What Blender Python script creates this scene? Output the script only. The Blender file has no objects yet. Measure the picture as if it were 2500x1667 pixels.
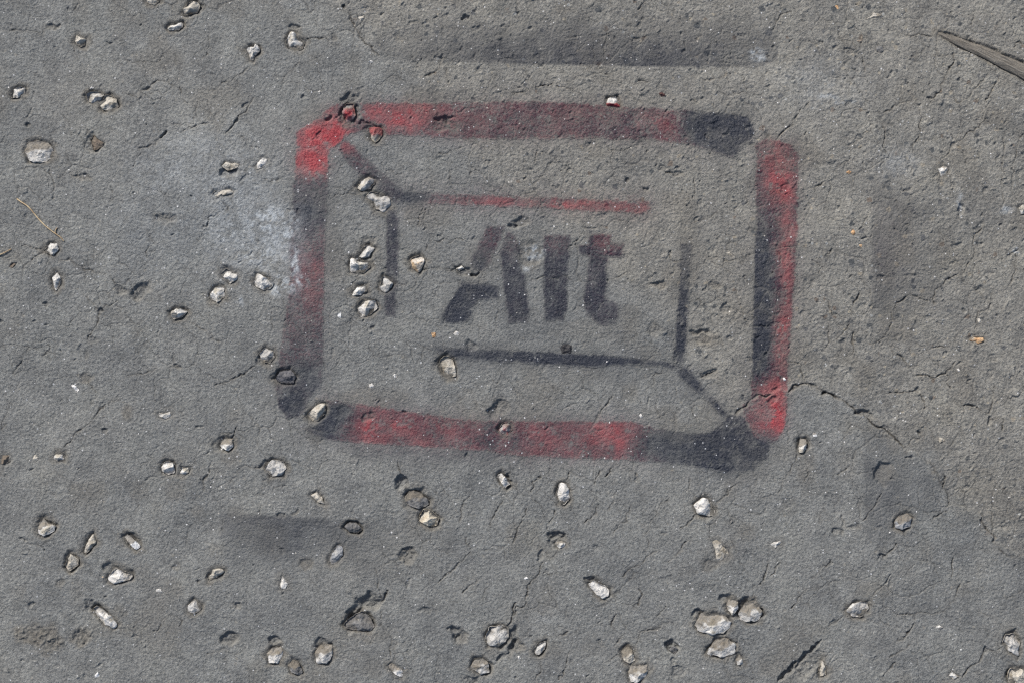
import bpy, math, random
import numpy as np
from mathutils import Vector

R = math.radians
sc = bpy.context.scene
COL = sc.collection

# ------------------------------------------------------------------ camera, sky, sun, exposure
S = 0.000208                       # metres on the ground per image pixel (2500 x 1667 pixels seen)
CX, CY = 1250.0, 833.5
CAM_H = 0.75
cam_d = bpy.data.cameras.new('camera')
cam = bpy.data.objects.new('camera', cam_d)
COL.objects.link(cam)
cam.location = (0, 0, CAM_H)
cam.rotation_euler = (0, 0, 0)     # looking straight down at the pavement
cam_d.sensor_width = 36
cam_d.lens = 36 * CAM_H / (2500 * S)
cam_d.clip_start = 0.02
cam_d.clip_end = 500
sc.camera = cam

SUN_EL, SUN_AZ = R(35), R(-34)     # azimuth from +Y, towards -X: the light comes from the upper left
world = bpy.data.worlds.new('World')
sc.world = world
world.use_nodes = True
wn = world.node_tree
bg = wn.nodes['Background']
sky = wn.nodes.new('ShaderNodeTexSky')
sky.sky_type = 'NISHITA'
sky.sun_disc = False
sky.sun_elevation = SUN_EL
sky.sun_rotation = SUN_AZ
sky.air_density = 1.0
sky.dust_density = 3.0
wn.links.new(sky.outputs[0], bg.inputs[0])
bg.inputs[1].default_value = 0.08

sun_d = bpy.data.lights.new('sun', 'SUN')
sun_d.energy = 2.75
sun_d.angle = R(9)
sun_d.color = (1.0, 0.965, 0.92)
sun = bpy.data.objects.new('sun', sun_d)
COL.objects.link(sun)
to_sun = Vector((math.sin(SUN_AZ) * math.cos(SUN_EL), math.cos(SUN_AZ) * math.cos(SUN_EL), math.sin(SUN_EL)))
sun.rotation_euler = (-to_sun).to_track_quat('-Z', 'Y').to_euler()

sc.view_settings.view_transform = 'Standard'
sc.view_settings.look = 'None'
sc.view_settings.exposure = 0.60
sc.view_settings.gamma = 1
sc.view_settings.use_curve_mapping = False
sc.cycles.use_denoising = False      # keep the fine grain of the asphalt
sc.cycles.use_adaptive_sampling = False
sc.cycles.pixel_filter_type = 'BLACKMAN_HARRIS'
sc.cycles.filter_width = 1.25

# ------------------------------------------------------------------ helpers
REG = {1: (0, 0, 2.8), 2: (620, 0, 2.8), 3: (1240, 0, 2.8), 4: (1860, 0, 2.8),  # zoomed image crops: pixel offset in the full image, zoom factor
       5: (0, 550, 2.8), 6: (620, 550, 2.8), 7: (1240, 550, 2.8), 8: (1860, 550, 2.8),
       9: (0, 1107, 2.8), 10: (620, 1107, 2.8), 11: (1240, 1107, 2.8), 12: (1860, 1107, 2.8),
       'L': (1000, 500, 3.675), 'T': (640, 200, 3.675), 'B': (1640, 800, 3.675)}

def rp(reg, pts):
    """pixel coordinates in a zoomed image crop -> full image pixels"""
    ox, oy, k = REG[reg]
    return [(ox + x / k, oy + y / k) for x, y in pts]

def to_world(px, py):
    return (px - CX) * S, (CY - py) * S

def hash2(ix, iy, seed):
    h = (ix.astype(np.int64) * 374761393 + iy.astype(np.int64) * 668265263 + seed * 974634777) & 0x7fffffff
    h = ((h ^ (h >> 13)) * 1274126177) & 0x7fffffff
    h = (h ^ (h >> 16)) & 0xffffff
    return h.astype(np.float32) / 0xffffff

def vnoise(x, y, scale, seed):
    """value noise, -1..1"""
    x = x / scale; y = y / scale
    ix = np.floor(x); iy = np.floor(y)
    fx = (x - ix).astype(np.float32); fy = (y - iy).astype(np.float32)
    fx = fx * fx * fx * (fx * (fx * 6 - 15) + 10); fy = fy * fy * fy * (fy * (fy * 6 - 15) + 10)
    a = hash2(ix, iy, seed); b = hash2(ix + 1, iy, seed)
    c = hash2(ix, iy + 1, seed); d = hash2(ix + 1, iy + 1, seed)
    return ((a + (b - a) * fx) * (1 - fy) + (c + (d - c) * fx) * fy) * 2 - 1

def rnoise(x, y, scale, seed, ang=0.6):
    c, s = math.cos(ang), math.sin(ang)
    return vnoise(c * x - s * y, s * x + c * y, scale, seed)

def smooth(a, b, x):
    t = np.clip((x - a) / (b - a), 0, 1)
    return t * t * (3 - 2 * t)

def seg_dist(x, y, pts):
    best = None
    for (x0, y0), (x1, y1) in zip(pts[:-1], pts[1:]):
        dx, dy = x1 - x0, y1 - y0
        L2 = dx * dx + dy * dy + 1e-9
        t = np.clip(((x - x0) * dx + (y - y0) * dy) / L2, 0, 1)
        d = (x - x0 - t * dx) ** 2 + (y - y0 - t * dy) ** 2
        best = d if best is None else np.minimum(best, d)
    return np.sqrt(best)

def poly_sdf(x, y, pts):
    """negative inside"""
    d = seg_dist(x, y, list(pts) + [pts[0]])
    inside = np.zeros(x.shape, bool)
    n = len(pts)
    for i in range(n):
        x0, y0 = pts[i]; x1, y1 = pts[(i + 1) % n]
        if y0 == y1: continue
        c = ((y0 > y) != (y1 > y)) & (x < (x1 - x0) * (y - y0) / (y1 - y0) + x0)
        inside ^= c
    return np.where(inside, -d, d)

# ------------------------------------------------------------------ the sprayed stencil: where the paint lies
# (part name, outline, edge softness, base red, base black, [(image crop, x, y, rx, ry, +red, +black), ...], mist, part label)
PAINT = []
def paint(name, outline, soft, r, k, blobs=(), mist=0.10, label=None):
    bl = []
    for (reg, x, y, rx, ry, dr, dk) in blobs:
        ox, oy, s = REG[reg]
        bl.append((ox + x / s, oy + y / s, rx / s, ry / s, dr, dk))
    PAINT.append((name, outline, soft, r, k, bl, mist, label))

# outer ring of the key, top bar
paint('frame_bar', rp('T', [(880, 195), (1100, 192), (1500, 195), (1800, 185), (2352, 178)]) +
      rp(3, [(480, 712), (640, 722), (900, 738), (1240, 755), (1520, 778), (1640, 805), (1690, 900), (1660, 960),
             (1600, 1000), (1570, 1060), (1530, 1085), (1470, 1060), (1400, 1030), (1200, 985), (1000, 958), (600, 945), (0, 952)]) +
      rp('T', [(1750, 510), (1300, 480), (1060, 470), (960, 440), (870, 440), (860, 350), (900, 320), (880, 270)]),
      5, 0.25, 0.50,
      [('T', 1250, 280, 330, 130, .55, -.25), ('T', 1000, 270, 120, 80, .25, -.2), ('T', 1480, 260, 200, 90, .25, -.1), ('T', 1250, 400, 220, 70, .3, -.2),
       (3, 300, 760, 320, 50, .12, .0), (3, 1080, 870, 80, 70, .34, -.05), (3, 1040, 920, 60, 40, .2, 0),
       (3, 1590, 880, 200, 190, -.6, .28), (3, 1350, 860, 170, 150, -.4, .10), (3, 1600, 830, 70, 60, 0, .4), (3, 720, 880, 200, 60, -.02, .1)],
      label='red top bar of the frame fading to black at its right end')
# upper left corner, down the left bar
paint('frame_bar', rp('T', [(305, 462), (360, 420), (480, 345), (560, 280), (640, 215), (720, 190), (860, 195), (870, 260), (860, 350), (880, 440),
             (790, 470), (740, 510), (690, 560), (640, 590), (600, 620), (595, 920), (575, 1100), (565, 1470)]) +
      rp(6, [(485, 0), (482, 300), (475, 600), (470, 900), (465, 1075), (430, 1120), (370, 1180), (350, 1260), (300, 1310), (220, 1320),
             (170, 1240), (150, 1120), (165, 980), (180, 850), (205, 690), (240, 500), (255, 300), (240, 150), (262, 0)]) +
      rp('T', [(275, 1200), (275, 950), (303, 860)]),
      4, 0.12, 0.50,
      [('T', 450, 520, 260, 170, .75, -.4), ('T', 650, 330, 200, 150, .5, -.3), ('T', 450, 720, 260, 110, .6, -.42), ('T', 620, 480, 150, 100, .5, -.3), ('T', 450, 820, 260, 70, .2, -.2),
       ('T', 430, 1150, 220, 200, -.12, .2), (6, 400, 320, 110, 150, .34, -.1), (6, 300, 420, 90, 130, .05, .0), (6, 420, 520, 80, 110, .14, -.05),
       (6, 310, 720, 150, 120, -.02, -.1), (6, 330, 1000, 180, 80, -.12, .05), (6, 260, 1210, 130, 130, -.15, .35), (6, 420, 1100, 70, 60, -.1, .1)],
      label='left bar of the frame, bright red corner above, black below')
# bottom bar
paint('frame_bar', rp(6, [(350, 1390), (420, 1370), (520, 1260), (490, 1190), (600, 1205), (850, 1240), (1050, 1270), (1300, 1310), (1500, 1330), (1770, 1337)]) +
      rp(7, [(200, 1338), (500, 1338), (850, 1345), (1000, 1382), (1200, 1412), (1350, 1425), (1420, 1390), (1480, 1330), (1500, 1300), (1570, 1290), (1620, 1310), (1650, 1380), (1700, 1440), (1790, 1490)]) +
      rp(11, [(1775, 30), (1670, 110), (1520, 135), (1370, 105), (1250, 85), (1100, 62), (900, 45), (400, 25), (0, 8)]) +
      rp(6, [(1600, 1535), (1200, 1515), (900, 1495), (600, 1475), (450, 1450)]),
      5, 0.34, 0.44,
      [(6, 480, 1380, 200, 130, -.4, .3), (6, 600, 1260, 110, 70, -.35, .2), (6, 800, 1370, 130, 110, .4, -.15), (6, 960, 1340, 90, 60, .2, -.05), (6, 1250, 1400, 300, 70, .12, .05),
       (6, 1700, 1430, 250, 80, -.05, .12), (7, 720, 1430, 170, 110, .5, -.3), (7, 300, 1430, 200, 80, .12, 0), (7, 1430, 1500, 420, 260, -.7, .30), (7, 1560, 1440, 170, 160, -.1, .3), (7, 960, 1480, 90, 90, -.2, .15)],
      label='dark red bottom bar of the frame with a black right end')
# right bar
paint('frame_bar', rp('B', [(720, -60), (722, 300), (712, 610), (640, 690), (640, 780), (700, 880), (740, 980), (860, 1040), (950, 1010), (1010, 880), (1030, 750), (1035, 640), (1045, 300), (1065, 60), (1072, -60)]) +
      rp(8, [(205, 560), (228, 250), (240, 0)]) + rp(4, [(242, 1500), (245, 1200), (255, 1080), (205, 1000), (110, 965), (40, 940), (-50, 1000)]) +
      rp(3, [(1700, 1060), (1690, 1250), (1700, 1560)]) + rp(7, [(1688, 60), (1684, 300), (1676, 550), (1668, 700)]),
      4, 0.16, 0.60,
      [(4, 130, 1100, 110, 170, .55, -.3), (4, 150, 1300, 110, 130, .4, -.25), (4, 10, 1050, 70, 130, .05, -.2), (8, 165, 60, 70, 260, .42, -.25), (8, 175, 420, 45, 260, .34, -.2), (8, 150, 720, 50, 160, .2, -.1),
       (7, 1730, 350, 90, 450, -.24, .14), (7, 1720, 800, 80, 260, -.18, .05), ('B', 760, 100, 110, 320, -.15, .1), ('B', 975, 200, 75, 330, .42, -.2), ('B', 900, 560, 150, 110, .42, -.3),
       ('B', 880, 800, 190, 150, .62, -.45), ('B', 960, 730, 90, 200, .4, -.3), ('B', 690, 640, 80, 90, -.2, -.12), ('B', 870, 1020, 140, 60, -.2, -.1)],
      label='right bar of the frame, red down its outer edge, black inside')
# the diagonal at the upper left
paint('bevel_line', rp('T', [(740, 520), (790, 545), (870, 640), (980, 740), (1080, 830), (1180, 920), (1270, 980), (1220, 1090), (1150, 1060), (1050, 960), (900, 850), (760, 720), (700, 620), (690, 560)]),
      8, 0.05, 0.58, [('T', 770, 590, 110, 80, .5, -.15), ('T', 900, 740, 90, 80, .08, 0), ('T', 1200, 1030, 100, 80, 0, .12)], .08,
      label='dark diagonal line from the red corner inward')
paint('inner_line', rp('T', [(1220, 980), (1400, 990), (1700, 1010), (2000, 1020), (2352, 1040)]) + rp(3, [(200, 1350), (500, 1362), (760, 1372), (960, 1385), (975, 1425), (950, 1462), (700, 1448), (500, 1440), (200, 1415)]) +
      rp('T', [(2352, 1128), (2000, 1110), (1600, 1100), (1230, 1090)]),
      6, 0.34, 0.36, [('T', 1300, 1040, 260, 90, -.45, .2), ('T', 2200, 1090, 300, 40, .22, -.1), (3, 170, 1400, 90, 60, -.12, -.05), (3, 450, 1405, 230, 30, .26, -.08), (3, 830, 1420, 140, 40, .2, 0)], .12,
      label='thin red line along the inner top of the key')
paint('inner_line', rp(2, [(905, 1430), (960, 1440), (988, 1500)]) + rp(6, [(990, 0), (985, 300), (970, 480), (968, 630), (895, 620), (890, 480), (905, 250), (905, -40)]),
      5, 0.02, 0.62, [(6, 940, 100, 60, 160, 0, .1), (6, 930, 340, 60, 60, 0, -.1)], .06, label='thin dark line down the inner left of the key')
paint('inner_line', rp(7, [(1182, 128), (1258, 128), (1245, 290), (1228, 600), (1218, 830), (1205, 930), (1110, 930), (1145, 830), (1152, 690), (1170, 450), (1176, 290)]),
      5, 0.0, 0.74, [(7, 1215, 200, 60, 90, 0, -.28), (7, 1180, 850, 60, 80, 0, .1)], .08, label='thin black line down the inner right of the key')
paint('inner_line', rp(6, [(1245, 840), (1400, 838), (1500, 848), (1780, 856)]) + rp(7, [(340, 868), (700, 888), (880, 908), (1100, 932), (1200, 960), (1130, 985), (1000, 960), (870, 950), (600, 965), (350, 955), (60, 935)]) +
      rp(6, [(1650, 935), (1500, 915), (1380, 905), (1260, 880)]),
      7, 0.0, 0.76, [(7, 480, 910, 350, 60, 0, .2), (7, 980, 940, 100, 50, 0, -.15), (6, 1320, 860, 100, 40, 0, -.12)], .14, label='thin black line along the inner bottom of the key')
paint('bevel_line', rp(7, [(1150, 985), (1200, 960), (1260, 990), (1340, 1110), (1410, 1180), (1480, 1255), (1510, 1290), (1480, 1320), (1430, 1280), (1370, 1200), (1290, 1140), (1200, 1060)]),
      6, 0.0, 0.62, [(7, 1290, 1080, 80, 70, 0, .15), (7, 1420, 1230, 60, 70, 0, .15), (7, 1365, 1160, 25, 30, 0, -.35)], .12, label='black diagonal line to the black lower right corner')
# the word Alt: A in three stencil pieces, l, t
paint('letter_A', rp('L', [(700, 195), (850, 200), (822, 300), (745, 450), (700, 560), (640, 605), (560, 580), (565, 450), (625, 350)]), 6, .09, .58,
      [('L', 760, 280, 100, 130, .03, 0), ('L', 620, 530, 80, 90, -.12, .12)], .05)
paint('letter_A', rp('L', [(865, 240), (930, 275), (1000, 410), (970, 470), (995, 560), (1035, 640), (1045, 800), (1082, 980), (1050, 1058), (890, 1058), (855, 830), (828, 560), (808, 440)]), 6, .02, .70,
      [('L', 930, 330, 90, 110, .1, -.15), ('L', 960, 900, 130, 180, 0, .08)], .05)
paint('letter_A', rp('L', [(460, 695), (560, 705), (680, 695), (790, 742), (800, 838), (610, 850), (565, 960), (530, 1045), (400, 1068), (268, 1050), (335, 920), (430, 770)]), 7, .0, .78,
      [('L', 560, 760, 130, 60, 0, .12), ('L', 400, 960, 90, 80, 0, .1), ('L', 760, 780, 60, 60, 0, -.1)], .06)
paint('letter_l', rp('L', [(1208, 278), (1438, 278), (1428, 450), (1415, 700), (1405, 960), (1380, 1042), (1212, 1042), (1202, 700), (1200, 450)]), 6, .02, .74,
      [('L', 1320, 340, 140, 110, .12, -.22), ('L', 1300, 780, 120, 120, 0, .12), ('L', 1300, 880, 60, 50, 0, -.08)], .05)
paint('letter_t', rp('L', [(1612, 268), (1810, 268), (1815, 348), (1920, 348), (1915, 468), (1790, 465), (1770, 560), (1760, 840), (1858, 892), (1868, 1020), (1820, 1078), (1720, 1082), (1592, 990), (1562, 830), (1600, 600), (1612, 470), (1520, 432), (1515, 368), (1612, 355)]), 6, .03, .74,
      [('L', 1720, 310, 130, 90, .30, -.06), ('L', 1820, 400, 130, 70, .16, -.02), ('L', 1650, 640, 40, 90, 0, -.18), ('L', 1660, 880, 100, 90, 0, .18), ('L', 1780, 960, 60, 50, 0, -.1)], .05)
# dark overspray left where the edges of the stencil sheet lay: (outline, soft, black, [fade axis])
OVER = []
def over(name_pts, k, axis, length, soft=3, red=0.0, ends=None):
    OVER.append((name_pts, k, axis, length, soft, red, ends))
over([(915, 148), (1100, 152), (1240, 155), (1561, 162), (1850, 165), (1900, 150), (1900, 0), (915, 0)], .72, ('y', 160, -1), 130, 3, 0.0, (1480, 470))
over([(2130, 380), (2420, 360), (2440, 860), (2122, 900)], .32, ('x', 2128, 1), 230, 7, .0, None)
over([(2132, 500), (2330, 480), (2330, 730), (2128, 740)], .40, ('x', 2128, 1), 140, 12, .02, None)
over([(536, 1253), (620, 1256), (834, 1268), (1000, 1282), (1400, 1310), (1400, 1500), (560, 1480)], .54, ('y', 1258, 1), 150, 6, 0, (690, 210))
over([(2106, 1029), (2203, 1092), (2300, 1180), (2300, 1330), (2112, 1330)], .42, ('x', 2106, 1), 210, 6, .0, None)
over([(860, 1080), (1300, 1105), (1660, 1130), (1660, 1200), (860, 1170)], .46, ('y', 1085, 1), 55, 16, 0, None)
over([(1180, 885), (1560, 895), (1690, 930), (1740, 985), (1500, 985), (1180, 960)], .26, ('y', 885, 1), 70, 14, 0, (1560, 260))

def paint_at(x, y):
    """red and black paint density and the index of the mark that owns each point"""
    x = x.ravel().astype(np.float32); y = y.ravel().astype(np.float32)
    r = np.zeros(x.shape, np.float32); k = np.zeros(x.shape, np.float32)
    own = np.full(x.shape, -1, np.int32); best = np.full(x.shape, 0.42, np.float32)
    for (pts, kk, (ax, c0, sg), length, soft, red, ends) in OVER:
        P = np.array(pts); m = 30
        q = np.nonzero((x > P[:, 0].min() - m) & (x < P[:, 0].max() + m) & (y > P[:, 1].min() - m) & (y < P[:, 1].max() + m))[0]
        if not len(q): continue
        X, Y = x[q], y[q]
        d = poly_sdf(X, Y, pts)
        a = smooth(soft, -soft, d)
        t = ((Y if ax == 'y' else X) - c0) * sg
        a = a * np.exp(-(np.clip(t, 0, None) / (length * .7)) ** 3)
        if ends: a = a * np.exp(-((X - ends[0]) / ends[1]) ** 2)
        elif ax == 'x':
            my = (P[:, 1].min() + P[:, 1].max()) / 2; hy = (P[:, 1].max() - P[:, 1].min()) / 2
            a = a * np.exp(-((Y - my) / hy / .7) ** 2)
        a = a * (0.9 + 0.22 * vnoise(X, Y, 60, 71) + .14 * vnoise(X, Y, 22, 72))
        k[q] = np.maximum(k[q], a * kk); r[q] = np.maximum(r[q], a * red)
    for n, (name, pts, soft, br, bk, blobs, mist, label) in enumerate(PAINT):
        P = np.array(pts); m = 70
        q = np.nonzero((x > P[:, 0].min() - m) & (x < P[:, 0].max() + m) & (y > P[:, 1].min() - m) & (y < P[:, 1].max() + m))[0]
        if not len(q): continue
        X, Y = x[q], y[q]
        d = poly_sdf(X, Y, pts) + 2.2 * vnoise(X, Y, 11, 5) + 1.2 * vnoise(X, Y, 4.5, 6)
        a = smooth(soft, -soft, d)
        rr = np.full(X.shape, br, np.float32); bb = np.full(X.shape, bk, np.float32)
        for (cx, cy, rx, ry, dr, dk) in blobs:
            g = np.exp(-((X - cx) / rx) ** 2 - ((Y - cy) / ry) ** 2)
            rr += dr * g; bb += dk * g
        pn = .95 + .34 * vnoise(X, Y, 36, 9) + .28 * vnoise(X, Y, 13, 10) + .1 * vnoise(X, Y, 6, 11)
        rr = np.clip(rr * pn, 0, 1); bb = np.clip(bb ** .8 * (1.04 + .2 * vnoise(X, Y, 30, 12) + .14 * vnoise(X, Y, 12, 13)), 0, 1)
        mm = mist * 1.7 * np.exp(-np.clip(d, 0, None) / 19.0)
        r[q] = np.maximum(r[q], np.maximum(a * rr, mm * rr)); k[q] = np.maximum(k[q], np.maximum(a * bb, mm * np.maximum(bb, .4) * 1.6))
        w = a * np.maximum(np.maximum(rr, bb) / np.maximum(np.maximum(rr, bb), .3), 0)
        b = w > best[q]
        own[q[b]] = n; best[q[b]] = w[b]
    return r, k, own

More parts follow.
